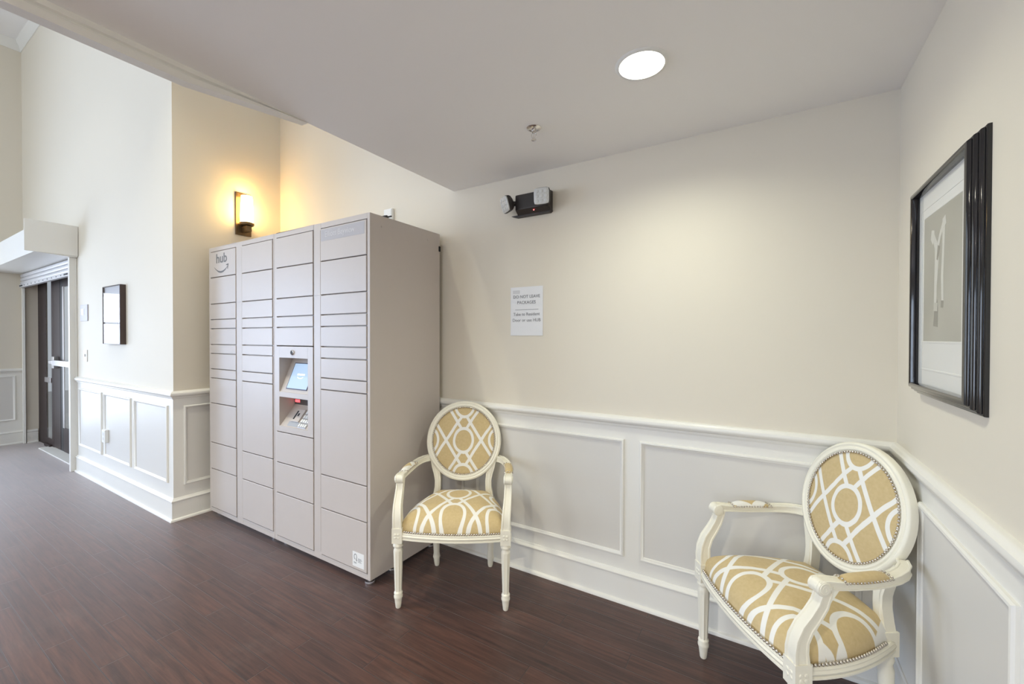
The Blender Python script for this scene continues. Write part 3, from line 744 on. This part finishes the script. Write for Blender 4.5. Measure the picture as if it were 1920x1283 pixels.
# scanner window at the back of the lower recess
mb = MB(); mb.box(-3.128, -2.828, yt2-0.003, yt2+0.002, 0.917, 0.972); PR(mb).build('scanner_window', mat('dark scanner glass', (0.10, 0.085, 0.085), 0.15), kp)
mb = MB(); mb.box(-3.120, -3.070, yt2-0.0045, yt2-0.003, 0.931, 0.949); PR(mb).build('scanner_light', RED, kp)
L2 = sqrt((yt2-yf-0.006)**2+(zb2-r2[0])**2)
def lower(X, along, lift=0.0): return bed(yf+0.006, r2[0], yt2, zb2, X, along, lift)
m2 = lower(-2.905, L2*0.42)
mb = MB(); mb.box(-0.043, 0.043, -0.062, 0.062, 0, 0.005, m2); ky = PR(mb).build('keypad', METAL, kp, bevel=0.001)
mb = MB()
for i in range(4):
    for j in range(4):
        x, y = -0.032+i*0.0213, -0.045+j*0.030
        mb.box(x-0.008, x+0.008, y-0.010, y+0.010, 0.005, 0.0085, m2)
PR(mb).build('keys', WHITEPL, ky, bevel=0.001)
m3 = lower(-3.005, L2*0.52)
mb = MB(); mb.box(-0.040, 0.040, -0.045, 0.045, 0, 0.010, m3); cr = PR(mb).build('card_reader', LOCK, kp, bevel=0.003)
mb = MB(); mb.box(-0.030, -0.016, -0.030, 0.030, 0.010, 0.0108, m3).box(-0.006, 0.010, -0.006, 0.014, 0.010, 0.0106, m3); PR(mb).build('card_slot', BLACKRB, cr)
m4 = lower(-3.01, L2*0.14)
mb = MB(); mb.box(-0.055, 0.050, -0.016, 0.016, 0, 0.0012, m4); PR(mb).build('instruction_plate', mat('blue grey plate', (0.42, 0.44, 0.48), 0.4), kp)
mb = MB(); mb.lathe([(0.0,0),(0.017,0),(0.017,0.005),(0.013,0.008),(0.0,0.008)], (0,0,0), 20, Matrix.Translation((-2.982, yf, 1.266)) @ Matrix.Rotation(pi/2, 4, 'X'))
lk = PR(mb).build('lock_cylinder', CHROME, kp, smooth=40)
mb = MB(); mb.lathe([(0.0,0),(0.0115,0),(0.0115,0.0095),(0.0,0.0095)], (0,0,0), 16, Matrix.Translation((-2.980, yf, 1.266)) @ Matrix.Rotation(pi/2, 4, 'X'))
PR(mb).build('keyhole', BLACKRB, lk)

# box on the wall behind and a cable end on the locker top
wb = thing('junction_box', 'white junction box on the back wall just above the locker top', 'junction box', (-2.773, 0, 2.225))
mb = MB(); mb.box(-0.042, 0.042, -0.022, 0, -0.065, 0.065); mb.build('box', WHITEPL, wb, bevel=0.003)
mb = MB(); mb.box(-0.036, 0.036, -0.025, -0.022, -0.058, 0.058); mb.build('cover', WHITEPL, wb, bevel=0.001)
cab = thing('power_plug', 'small black plug end lying on top of the right locker bank', 'plug', (-2.31, -0.459, LT))
mb = MB(); mb.lathe([(0.006,-0.03),(0.012,-0.026),(0.0125,0.0),(0.011,0.014),(0.005,0.018),(0.004,0.05)], (0,0,0), 14, Matrix.Translation((0,0,0.0125)) @ Matrix.Rotation(pi/2, 4, 'Y'))
mb.build('plug_body', BLACKRB, cab, smooth=40)

# ------------------------------------------------------------------ notice on the wall
sg = thing('paper_notice', 'white paper notice about packages taped on the back wall', 'notice', (-1.635, -0.001, 1.518))
mb = MB(); nx, nz = 6, 8; vs = []
for side in (0, 1):
    for j in range(nz+1):
        for i in range(nx+1):
            x = -0.108+0.216*i/nx; z = -0.143+0.286*j/nz
            bow = 0.0016*max(0, -z/0.143)**2*(0.6+0.4*sin(i*1.3))+0.0006
            vs.append((x, -bow-0.0006*side, z))
m_ = (nx+1)*(nz+1); fs = []
for j in range(nz):
    for i in range(nx):
        a = j*(nx+1)+i; fs += [(a, a+1, a+nx+2, a+nx+1), (m_+a, m_+a+nx+1, m_+a+nx+2, m_+a+1)]
mb.add(vs, fs); mb.build('sheet', PAPER, sg, smooth=60)
ty = -0.0024
text('lettering', 'DO NOT LEAVE', 0.0255, GREYTXT, sg, facing_minus_y(0.0, ty, 0.085), depth=0.0002)
text('lettering', 'PACKAGES', 0.0255, GREYTXT, sg, facing_minus_y(0.0, ty, 0.051), depth=0.0002)
text('lettering', 'Take to Resident', 0.0255, GREYTXT, sg, facing_minus_y(0.0, ty, -0.018), depth=0.0002)
text('lettering', 'Door or use HUB', 0.0255, GREYTXT, sg, facing_minus_y(0.0, ty, -0.053), depth=0.0002)
MB().box(-0.075, 0.08, ty-0.0002, ty+0.0002, 0.0085, 0.0105).build('ruled_line', GREYTXT, sg)
MB().box(-0.092, -0.045, ty-0.0001, ty+0.0003, 0.104, 0.124).build('faint_logo', mat('faint grey print', (0.62, 0.62, 0.63), 0.6), sg)

# ------------------------------------------------------------------ emergency light
em = thing('emergency_light', 'black emergency light with two white square lamp heads high on the back wall', 'emergency light', (-1.574, 0, 2.133))
mb = MB()   # body: profile in (y, z), chamfered underside
mb.prism([(0,0.058),(-0.052,0.054),(-0.058,0.048),(-0.058,-0.034),(-0.030,-0.058),(0,-0.060)], (-0.106,0,0), (0.214,0,0), (0,1,0), (0,0,1))
mb.build('housing', BLACKPL, em, bevel=0.004)
mb = MB(); mb.prism([(-0.150,0.0),(-0.118,-0.010),(0.098,-0.010),(0.110,0.0)], (0,-0.030,-0.056), (0,0.030,0), (1,0,0), (0,0,1)); mb.build('bottom_rim', BLACKPL, em)
mb = MB(); mb.ball((0.012,-0.050,-0.047), 0.0033); mb.build('indicator_lamp', REDLED, em)
def head(loc, rz, rx):
    m = Matrix.Translation(loc) @ Matrix.Rotation(rz, 4, 'Z') @ Matrix.Rotation(rx, 4, 'X')
    mb = MB(); lay = []
    for y, s_ in ((0.000,0.046),(0.012,0.046),(0.026,0.041),(0.040,0.028),(0.046,0.014)):
        for i in range(24):
            a = 2*pi*i/24; c, s2 = cos(a), sin(a); k = 1/((abs(c)**6+abs(s2)**6)**(1/6)) if y < 0.03 else 1.1/((abs(c)**3+abs(s2)**3)**(1/3))
            lay.append(m @ Vector((s_*k*c, y, s_*k*s2)))
    fs = [(r*24+j, r*24+(j+1) % 24, (r+1)*24+(j+1) % 24, (r+1)*24+j) for r in range(4) for j in range(24)]+[tuple(range(24)), tuple(96+j for j in range(23, -1, -1))]
    mb.add(lay, fs); h = mb.build('lamp_head', BLACKPL, em, smooth=45)
    mb = MB(); lay = []
    for y, s_ in ((0.0, 0.043), (-0.006, 0.043), (-0.008, 0.040)):
        for i in range(24):
            a = 2*pi*i/24; c, s2 = cos(a), sin(a); k = 1/((abs(c)**8+abs(s2)**8)**(1/8)); lay.append(m @ Vector((s_*k*c, y, s_*k*s2)))
    fs = [(r*24+j, r*24+(j+1) % 24, (r+1)*24+(j+1) % 24, (r+1)*24+j) for r in range(2) for j in range(24)]+[tuple(48+j for j in range(24))]
    mb.add(lay, fs)
    for i in range(3):
        for j in range(3): 
            c = m @ Vector((-0.026+0.026*i, -0.008, -0.026+0.026*j)); mb.ball(c, 0.010, None, 8, 4, 1.0) if False else mb.lathe([(0.011,0),(0.010,0.0025),(0.006,0.004),(0.0,0.0045)], (0,0,0), 10, m @ Matrix.Translation((-0.026+0.026*i, -0.0078, -0.026+0.026*j)) @ Matrix.Rotation(pi/2, 4, 'X'), cap=False)
    mb.build('lens', LAMPFACE, h, smooth=40)
head((0.092, -0.108, 0.000), radians(8), radians(4))
head((-0.150, -0.095, -0.004), radians(-33), radians(16))
for a, b in (((0.092,-0.055,0.0),(0.092,-0.07,0.0)), ((-0.112,-0.04,0.01),(-0.135,-0.066,0.008))):
    mb = MB(); mb.sweep([Vector(a), Vector(b)], lambda i, t: [(0.014*cos(2*pi*j/12), 0.014*sin(2*pi*j/12)) for j in range(12)], ref=(0,0,1))
    mb.build('swivel_joint', BLACKPL, em, smooth=40)

# ------------------------------------------------------------------ sprinkler
sp = thing('fire_sprinkler', 'small chrome fire sprinkler hanging from the alcove ceiling', 'sprinkler', (-1.34, -0.46, H))
MB().lathe([(0.0,0.0),(0.034,0.0),(0.034,-0.002),(0.030,-0.006),(0.018,-0.010),(0.014,-0.010),(0.0,-0.010)], seg=28).build('escutcheon', CHROME, sp, smooth=40)
mb = MB(); mb.lathe([(0.0,-0.008),(0.0105,-0.008),(0.0105,-0.020),(0.008,-0.022),(0.0,-0.022)], seg=16)
for s_ in (-1, 1):
    mb.sweep([(s_*0.009,0,-0.020),(s_*0.0115,0,-0.032),(s_*0.009,0,-0.044),(s_*0.003,0,-0.050)], lambda i, t: [(0.002*cos(2*pi*j/8), 0.002*sin(2*pi*j/8)) for j in range(8)], ref=(0,1,0))
mb.lathe([(0.0018,-0.021),(0.0018,-0.048)], seg=8)
mb.build('frame_arms', CHROME, sp, smooth=40)
MB().lathe([(0.0,-0.049),(0.004,-0.049),(0.012,-0.052),(0.0125,-0.0545),(0.0,-0.0555)], seg=20).build('deflector', CHROME, sp, smooth=40)

# ------------------------------------------------------------------ recessed ceiling lights
def downlight(cx, cy, label, power, color, spread):
    t = thing('recessed_downlight', label, 'ceiling light', (cx, cy, H))
    MB().lathe([(0.073,0.0),(0.073,-0.001),(0.076,-0.005),(0.086,-0.004),(0.090,-0.0005),(0.090,0.0),(0.073,0.0)], seg=48, cap=False).build('trim_ring', WHITEPL, t, smooth=40)
    mb = MB(); mb.lathe([(0.0745,-0.003),(0.070,0.032),(0.066,0.036),(0.0785,0.036),(0.0785,-0.001)], seg=48, cap=False); mb.build('baffle', mat('white baffle', (0.86,0.86,0.84), 0.25), t, smooth=40)
    MB().lathe([(0.0,0.034),(0.067,0.034),(0.067,0.040),(0.0,0.040)], seg=40).build('lens', LENS, t, smooth=40)
    a = area_light('downlight_lamp', (cx, cy, H+0.028), (0,0,-1), 0.11, 0.11, power, color, spread, 'DISK')
    return t
downlight(DL[0][0], DL[0][1], 'lit round recessed downlight in the alcove ceiling in front of the back wall', 8.0, (0.97, 1.0, 0.84), 163)
downlight(DL[1][0], DL[1][1], 'added unseen fill downlight in the alcove ceiling behind the viewer', 52, (1.0, 0.945, 0.78), 172)  # added out of view because the alcove needs more light
downlight(DL[2][0], DL[2][1], 'added unseen fill downlight in the alcove ceiling nearest the front window', 48, (1.0, 0.78, 0.62), 172)  # another added lamp, unseen, filling the alcove from deeper in

def lobby_light(cx, cy, label, power):
    t = thing('lobby_downlight', label, 'ceiling light', (cx, cy, HL))
    MB().lathe([(0.09,0.0),(0.09,-0.003),(0.10,-0.008),(0.115,-0.006),(0.12,0.0)], seg=40, cap=False).build('trim_ring', WHITEPL, t, smooth=40)
    MB().lathe([(0.0,-0.003),(0.091,-0.003),(0.091,-0.0005),(0.0,-0.0005)], seg=40).build('lens', LENS, t, smooth=40)
    area_light('downlight_lamp', (cx, cy, HL-0.006), (0,0,-1), 0.15, 0.15, power, (1.0, 0.965, 0.78), 76, 'DISK')
lobby_light(-5.75, -1.95, 'round downlight in the high lobby ceiling in front of the left wall', 3)
lobby_light(-3.25, -1.9, 'added unseen fill downlight in the high lobby ceiling in front of the lockers', 24)  # added out of view to lift the lockers and lower sconce wall

# ------------------------------------------------------------------ picture on the right wall
PCY, PCZ = -0.535, 1.5135
pf = thing('framed_picture', 'large black-lacquer framed print with a wide white mat on the right wall', 'picture', (0, PCY, PCZ))
W2, H2 = 0.452, 0.613            # front edge of the frame; the fluted sides flare out to the wall
FL = 0.024
pr = [(-FL,0.0),(-FL,0.004),(-0.0235,0.0075),(-0.0205,0.0095),(-0.0185,0.0100),(-0.0185,0.0125),(-0.0165,0.0165),(-0.0130,0.0185),(-0.0115,0.0190),(-0.0112,0.0215),(-0.0090,0.0255),(-0.0050,0.0270),(-0.0035,0.0275),(-0.0030,0.0300),(-0.0005,0.0340),(0.004,0.0355),(0.010,0.0350),(0.012,0.0335),(0.013,0.0300),(0.013,0.0)]
mb = MB(); mb.frame((0, W2/2, -H2/2), (0,-1,0), (0,0,1), (-1,0,0), W2, H2, pr); mb.build('frame', LACQ, pf, smooth=28)
MB().box(-0.014, 0, -W2/2+0.010, W2/2-0.010, -H2/2+0.010, H2/2-0.010).build('mat_board', MATB, pf)
# window of the mat: bevelled opening with the print inside, and an embossed line round it
ay0, ay1, az0, az1 = -0.141, 0.165, 1.352-PCZ, 1.728-PCZ
mb = MB()
mb.frame((-0.014, ay1, az0), (0,-1,0), (0,0,1), (-1,0,0), ay1-ay0, az1-az0, [(-0.004,0),(-0.004,0.0015),(0.0,0.0015),(0.0015,0)])
mb.build('mat_bevel', MATB, pf)
mb = MB()
mb.frame((-0.014, ay1+0.022, az0-0.085), (0,-1,0), (0,0,1), (-1,0,0), ay1-ay0+0.044, az1-az0+0.115, [(-0.003,0),(-0.002,0.0012),(0.002,0.0012),(0.003,0)])
mb.build('mat_emboss', MATB, pf)
pt = MB().box(-0.0146, -0.014, ay0, ay1, az0, az1).build('print', ART, pf)
def stroke(pts, wd, m, lift):
    """flat printed stroke; pts are (y, z) on the sheet; +y is to the left in the picture"""
    pts = [(y+0.008, (z-0.0)+0.022) for y, z in pts]; mb = MB(); L, R_ = [], []
    for i, (y, z) in enumerate(pts):
        a = pts[max(0, i-1)]; b = pts[min(len(pts)-1, i+1)]; d = Vector((b[0]-a[0], b[1]-a[1])).normalized(); n_ = Vector((-d.y, d.x)); w_ = wd[i] if isinstance(wd, list) else wd
        L.append((y+n_.x*w_, z+n_.y*w_)); R_.append((y-n_.x*w_, z-n_.y*w_))
    for i in range(len(pts)-1):
        mb.prism([L[i], L[i+1], R_[i+1], R_[i]], (-0.0146-lift, 0, 0), (-0.0001, 0, 0), (0,1,0), (0,0,1))
    return mb.build('printed_shape', m, pt)
stroke([(0.045,-0.14),(0.040,-0.09),(0.050,-0.075)], [0.020,0.016,0.022], ARTDARK, 0.0)
stroke([(0.050,-0.075),(0.048,-0.02),(0.040,0.05),(0.045,0.09),(0.070,0.125)], [0.010,0.011,0.016,0.014,0.008], ARTLIGHT, 0.0001)
stroke([(0.066,0.105),(0.078,0.122),(0.074,0.142)], [0.010,0.016,0.012], ARTLIGHT, 0.0002)
stroke([(-0.010,-0.075),(-0.005,0.0),(-0.012,0.08),(-0.015,0.145)], [0.008,0.009,0.008,0.010], ARTLIGHT, 0.0001)
stroke([(0.040,0.075),(0.012,0.118),(-0.018,0.150)], [0.009,0.008,0.010], ARTLIGHT, 0.0003)
stroke([(0.036,0.05),(0.022,0.088)], [0.005,0.010], ARTDARK, 0.0004)
stroke([(-0.024,0.135),(-0.016,0.160)], [0.012,0.012], ARTLIGHT, 0.0005)
stroke([(0.030,-0.085),(0.062,-0.082)], [0.012,0.012], ARTMID, 0.0003)
stroke([(-0.018,-0.08),(0.002,-0.078)], [0.010,0.010], ARTDARK, 0.0003)
MB().box(-0.0200, -0.0192, -W2/2+0.0128, W2/2-0.0128, -H2/2+0.0128, H2/2-0.0128).build('glass', PICGLASS, pf)

# ------------------------------------------------------------------ oval back armchairs
def seat_outline(n_side=14, grow=0.0):
    """plan of the seat: bowed front, swelling sides, near-straight back; front at y = 0"""
    P = []
    fw, bw, D = 0.268+grow, 0.178+grow, 0.395+grow
    for i in range(n_side+1):           # front, left to right
        s_ = -1+2*i/n_side; P.append((fw*s_, -0.030*(1-s_*s_)-grow-0.004))
    for i in range(1, n_side+1):        # right side, front to back
        s_ = i/n_side; P.append((fw+(bw-fw)*s_**1.5+0.018*sin(pi*s_), D*s_))
    for i in range(1, n_side):          # back
        s_ = 1-2*i/n_side; P.append((bw*s_, D+0.018*(1-s_*s_)))
    for i in range(n_side, 0, -1):
        s_ = i/n_side; P.append((-(fw+(bw-fw)*s_**1.5+0.018*sin(pi*s_)), D*s_))
    return P

LEAN = 0.2182; OC = (0.0, 0.418, 0.748); HWo, HHo = 0.2215, 0.231
def make_chair(label, loc, rotz):
    t = thing('armchair', label, 'chair', (*loc, 0), rotz, 'matching oval-back armchairs')
    # front legs: turned, fluted, with a square block at the top
    for s_ in (-1, 1):
        mb = MB(); fl = lambda z: 0.0028 if 0.085 < z < 0.290 else 0.0
        mb.lathe([(0.011,0.0),(0.0135,0.004),(0.0165,0.030),(0.0185,0.046),(0.0215,0.054),(0.0220,0.062),(0.0195,0.068),(0.0215,0.076),(0.0200,0.082),(0.0175,0.086),(0.0182,0.12),(0.0202,0.18),(0.0222,0.24),(0.0238,0.288),(0.0225,0.296),(0.0190,0.302),(0.0190,0.308),(0.0255,0.313),(0.0262,0.320),(0.0220,0.326),(0.0205,0.336)], (s_*0.271, 0.004, 0), 32, flute=fl)
        mb.box(s_*0.271-0.0255, s_*0.271+0.0255, -0.0225, 0.0295, 0.334, 0.409)
        for k in range(4):
            a = pi/4+k*pi/2; c = Vector((s_*0.271+0.011*cos(a), -0.0225, 0.371+0.011*sin(a)))
            mb.lathe([(0.007,0),(0.005,0.0022),(0.0,0.003)], (0,0,0), 8, Matrix.Translation(c) @ Matrix.Rotation(pi/2, 4, 'X'), cap=False)
            c = Vector((s_*0.2965, 0.0035+0.011*cos(a), 0.371+0.011*sin(a)))
            mb.lathe([(0.007,0),(0.005,0.0022),(0.0,0.003)], (0,0,0), 8, Matrix.Translation(c) @ Matrix.Rotation(s_*pi/2, 4, 'Y'), cap=False)
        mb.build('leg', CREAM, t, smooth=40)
    # back legs run up past the seat as posts that carry the oval
    for s_ in (-1, 1):
        mb = MB()
        sec = lambda r: [(r*cos(2*pi*j/20), r*sin(2*pi*j/20)) for j in range(20)]
        path = [(s_*0.160, 0.404, 0.0), (s_*0.160, 0.402, 0.012), (s_*0.161, 0.400, 0.045), (s_*0.161, 0.399, 0.056), (s_*0.161, 0.398, 0.066), (s_*0.161, 0.397, 0.080), (s_*0.162, 0.394, 0.15), (s_*0.164, 0.388, 0.28), (s_*0.164, 0.386, 0.300), (s_*0.164, 0.385, 0.318), (s_*0.164, 0.385, 0.335)]
        rad = [0.012, 0.0150, 0.0180, 0.0215, 0.0195, 0.0175, 0.0190, 0.0225, 0.0190, 0.0245, 0.0210]
        mb.sweep(path, lambda i, q: sec(rad[i]), ref=(0,1,0))
        mb.box(s_*0.164-0.022, s_*0.164+0.022, 0.364, 0.412, 0.333, 0.412)
        up = [(s_*0.160, 0.388, 0.405), (s_*0.156, 0.387, 0.44), (s_*0.150, 0.388, 0.48), (s_*0.149, 0.390, 0.52), (s_*0.155, 0.394, 0.56), (s_*0.166, 0.398, 0.60), (s_*0.178, 0.402, 0.640)]
        hw = [0.021, 0.019, 0.017, 0.017, 0.019, 0.020, 0.016]
        def sq(i, q):
            a = hw[i]; b = 0.018; return [(-a,-b),(-a*0.55,-b),(-a*0.45,-b-0.003),(a*0.45,-b-0.003),(a*0.55,-b),(a,-b),(a,b),(-a,b)]
        mb.sweep(up, sq, ref=(0,1,0))
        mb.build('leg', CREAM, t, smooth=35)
    # seat rail
    O = seat_outline(); n = len(O)
    pth = [(x, y, 0) for x, y in O]
    prof = [(-0.030,0.349),(0.004,0.349),(0.010,0.351),(0.010,0.356),(0.006,0.359),(0.011,0.364),(0.012,0.370),(0.008,0.376),(0.009,0.381),(0.004,0.386),(-0.030,0.386)]
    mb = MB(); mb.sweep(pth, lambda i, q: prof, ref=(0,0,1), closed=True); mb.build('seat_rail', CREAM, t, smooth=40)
    # seat cushion
    cx_, cy_ = 0.0, 0.19; mb = MB(); rings = 16; vs = []
    for r in range(rings+1):
        a = r/rings*pi/2; s_ = max(0.0, cos(a))**0.62; hgt = sin(a)**0.95
        for x, y in O:
            px_, py_ = cx_+(x-cx_)*0.985, cy_+(y-cy_)*0.985
            q = Vector((cx_+(px_-cx_)*s_, cy_+(py_-cy_)*s_, 0.384+0.112*hgt)); vs.append(q)
    fs = [(r*n+j, r*n+(j+1) % n, (r+1)*n+(j+1) % n, (r+1)*n+j) for r in range(rings) for j in range(n)]+[tuple(range(n-1, -1, -1))]
    mb.add(vs, fs); mb.build('seat_cushion', FAB_SEAT, t, smooth=60)
    # nailheads along front and sides of the seat
    def beads(name, pts, r, parent=t, closed=True, **k):
        mb = MB()
        for p_ in pts: mb.ball(p_, r, None, 8, 5)
        return mb.build(name, NAIL, parent, smooth=80, **k)
    def along(path, step, closed):
        path = [Vector(p_) for p_ in path]; out = []; acc = 0.0; N = len(path)
        for i in range(N if closed else N-1):
            a, b = path[i], path[(i+1) % N]; L = (b-a).length
            while acc < L: out.append(a+(b-a)*(acc/L)); acc += step
            acc -= L
        return out
    ring = [(x*1.010, y-0.004 if y < 0.01 else y, 0.3915) for x, y in O]
    pts = [p_ for p_ in along(ring, 0.0122, True) if not (abs(abs(p_.x)-0.271) < 0.027 and p_.y < 0.032) and not (p_.y > 0.36)]
    for sel in (lambda p_: p_.y < 0.0, lambda p_: p_.y >= 0.0 and p_.x < 0, lambda p_: p_.y >= 0.0 and p_.x > 0):
        beads('nailhead_trim', [p_ for p_ in pts if sel(p_)], 0.0058)
    # oval back
    def oval(hw_, hh_, y, N=72): return [Vector((hw_*cos(2*pi*i/N), y, hh_*sin(2*pi*i/N))) for i in range(N)]
    rx_ = -LEAN
    prof = [(0.0,-0.012),(0.0,0.012),(-0.004,0.017),(-0.010,0.0185),(-0.013,0.0155),(-0.017,0.0150),(-0.021,0.0185),(-0.027,0.0185),(-0.031,0.014),(-0.036,0.012),(-0.036,-0.014),(-0.010,-0.016)]
    mb = MB(); mb.sweep(oval(HWo, HHo, 0), lambda i, q: [(-a, b) for a, b in [(p_[0], -p_[1]) for p_ in prof]], ref=(0,1,0), closed=True)
    # orient: build directly instead, offset radially and in depth
    mb = MB(); N = 72; k = len(prof); vs = []
    for i in range(N):
        a = 2*pi*i/N; nx_, nz_ = cos(a)/HWo, sin(a)/HHo; l_ = sqrt(nx_*nx_+nz_*nz_); nx_, nz_ = nx_/l_, nz_/l_
        for o_, d_ in prof: vs.append((HWo*cos(a)+nx_*o_, -d_, HHo*sin(a)+nz_*o_))
    mb.add(vs, [(i*k+j, i*k+(j+1) % k, ((i+1) % N)*k+(j+1) % k, ((i+1) % N)*k+j) for i in range(N) for j in range(k)])
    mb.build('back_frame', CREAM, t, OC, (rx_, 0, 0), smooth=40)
    hw_, hh_ = HWo-0.032, HHo-0.032
    mb = MB(); vs = []; N = 64; rr = 10
    for side in (-1, 1):
        for r in range(rr+1):
            s_ = 1-r/rr
            for i in range(N):
                a = 2*pi*i/N; dep = (0.010+0.016*(1-s_**2.4)) if side < 0 else (0.008+0.006*(1-s_**2))
                vs.append((hw_*s_*cos(a), side*dep, hh_*s_*sin(a)))
    b0 = (rr+1)*N
    fs = [(o_+r*N+j, o_+r*N+(j+1) % N, o_+(r+1)*N+(j+1) % N, o_+(r+1)*N+j) for o_ in (0, b0) for r in range(rr) for j in range(N)]+[(j, (j+1) % N, b0+(j+1) % N, b0+j) for j in range(N)]
    mb.add(vs, fs); mb.build('back_cushion', FAB_BACK, t, OC, (rx_, 0, 0), smooth=60)
    beads('nailhead_trim', along([(a.x, -0.0150, a.z) for a in oval(HWo-0.0365, HHo-0.0365, 0, 120)], 0.0113, True), 0.0050, loc=OC, rot=(rx_, 0, 0))
    # arms: support sweeping up from the front block, scroll, rail curving in to the oval
    for s_ in (-1, 1):
        def sq2(a, b):
            g = 0.0028; q = []
            for (px_, py_, ux_, uy_, L_) in ((-1,-1,1,0,a),(1,-1,0,1,b),(1,1,-1,0,a),(-1,1,0,-1,b)):
                for f_, d_ in ((0.06,0),(0.36,0),(0.46,g),(1.54,g),(1.64,0),(1.94,0)):
                    q.append((px_*a+ux_*L_*f_+(-px_*d_ if ux_ == 0 else 0), py_*b+uy_*L_*f_+(-py_*d_ if uy_ == 0 else 0)))
            return q
        sup = [(s_*0.271, 0.003, 0.402), (s_*0.272, 0.000, 0.440), (s_*0.274, 0.003, 0.475), (s_*0.277, 0.018, 0.512), (s_*0.279, 0.042, 0.545), (s_*0.280, 0.062, 0.578), (s_*0.280, 0.074, 0.612), (s_*0.280, 0.080, 0.640)]
        sw = [(0.0235,0.024),(0.0225,0.022),(0.0215,0.020),(0.020,0.019),(0.019,0.0175),(0.0185,0.0165),(0.018,0.016),(0.018,0.016)]
        mb = MB(); mb.sweep(sup, lambda i, q: sq2(sw[i][1], sw[i][0]), ref=(1,0,0))
        arm = [(s_*0.280, 0.050, 0.639), (s_*0.280, 0.075, 0.640), (s_*0.280, 0.11, 0.6375), (s_*0.279, 0.16, 0.635), (s_*0.276, 0.22, 0.634), (s_*0.271, 0.27, 0.6355), (s_*0.262, 0.315, 0.639), (s_*0.248, 0.352, 0.642), (s_*0.230, 0.380, 0.644), (s_*0.205, 0.398, 0.646)]
        aw = [(0.020,0.013),(0.020,0.015),(0.019,0.0125),(0.0195,0.012),(0.0195,0.012),(0.019,0.0125),(0.018,0.014),(0.0175,0.015),(0.017,0.016),(0.016,0.017)]
        mb.sweep(arm, lambda i, q: sq2(*aw[i]), ref=(0,0,1))
        # scroll at the front: a roll across the arm with spiral ends
        mx_ = Matrix.Translation((s_*0.280, 0.062, 0.632)) @ Matrix.Rotation(pi/2, 4, 'Y')
        mb.lathe([(0.0,-0.0225),(0.006,-0.0235),(0.012,-0.0235),(0.020,-0.0215),(0.0235,-0.017),(0.0215,-0.0135),(0.0225,-0.006),(0.0215,0.0),(0.0225,0.006),(0.0215,0.0135),(0.0235,0.017),(0.020,0.0215),(0.012,0.0235),(0.006,0.0235),(0.0,0.0225)], (0,0,0), 28, mx_)
        spi = []
        for i in range(40):
            a = i/39*4.4*pi; r_ = 0.019*(1-i/39*0.85); spi.append((s_*(0.280+0.0225), 0.062+r_*cos(a), 0.632+r_*sin(a)))
        mb.sweep(spi, lambda i, q: [(0.0016*cos(2*pi*j/6), 0.0016*sin(2*pi*j/6)) for j in range(6)], ref=(1,0,0))
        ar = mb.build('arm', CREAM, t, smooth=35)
        # pad on top of the arm
        vs = []; NP, K = 18, 14
        for i in range(NP+1):
            q = i/NP; y = 0.128+0.155*q; e_ = max(0.05, (1-abs(2*q-1)**3.5))
            xc = s_*(0.2795-0.012*max(0, (y-0.17)/0.11)**1.6)
            for j in range(K):
                a = pi*j/(K-1); vs.append((xc+0.0215*cos(a)*(0.75+0.25*e_), y, 0.643+0.0005+0.021*e_**0.5*max(0.0, sin(a))**0.8))
        mb = MB(); mb.add(vs, [(i*K+j, i*K+j+1, (i+1)*K+j+1, (i+1)*K+j) for i in range(NP) for j in range(K-1)]+[tuple(range(K-1, -1, -1)), tuple(NP*K+j for j in range(K))]+[(i*K, (i+1)*K, (i+1)*K+K-1, i*K+K-1) for i in range(NP)])
        mb.build('arm_pad', FAB_PAD, t, smooth=60)
        pts = []
        for i in range(15):
            y = 0.128+0.155*i/14; xc = s_*(0.2795-0.012*max(0, (y-0.17)/0.11)**1.6)
            pts += [Vector((xc-0.0215, y, 0.6475)), Vector((xc+0.0215, y, 0.6475))]
        for yy in (0.127, 0.284):
            for i in range(1, 5):
                a = pi*i/5; xc = s_*(0.2795-0.012*max(0, (yy-0.17)/0.11)**1.6); pts.append(Vector((xc+0.021*cos(a), yy, 0.6475+0.007*sin(a))))
        beads('nailhead_trim', pts, 0.0036)
    return t

A1, A2 = -1.0569, -2.5357
make_chair('cream oval-back armchair with tan trellis fabric standing beside the locker side', (-1.772, -0.516), A1+pi/2)
make_chair('cream oval-back armchair with tan trellis fabric in the corner below the framed print', (-0.5016, -0.4291), A2+pi/2)
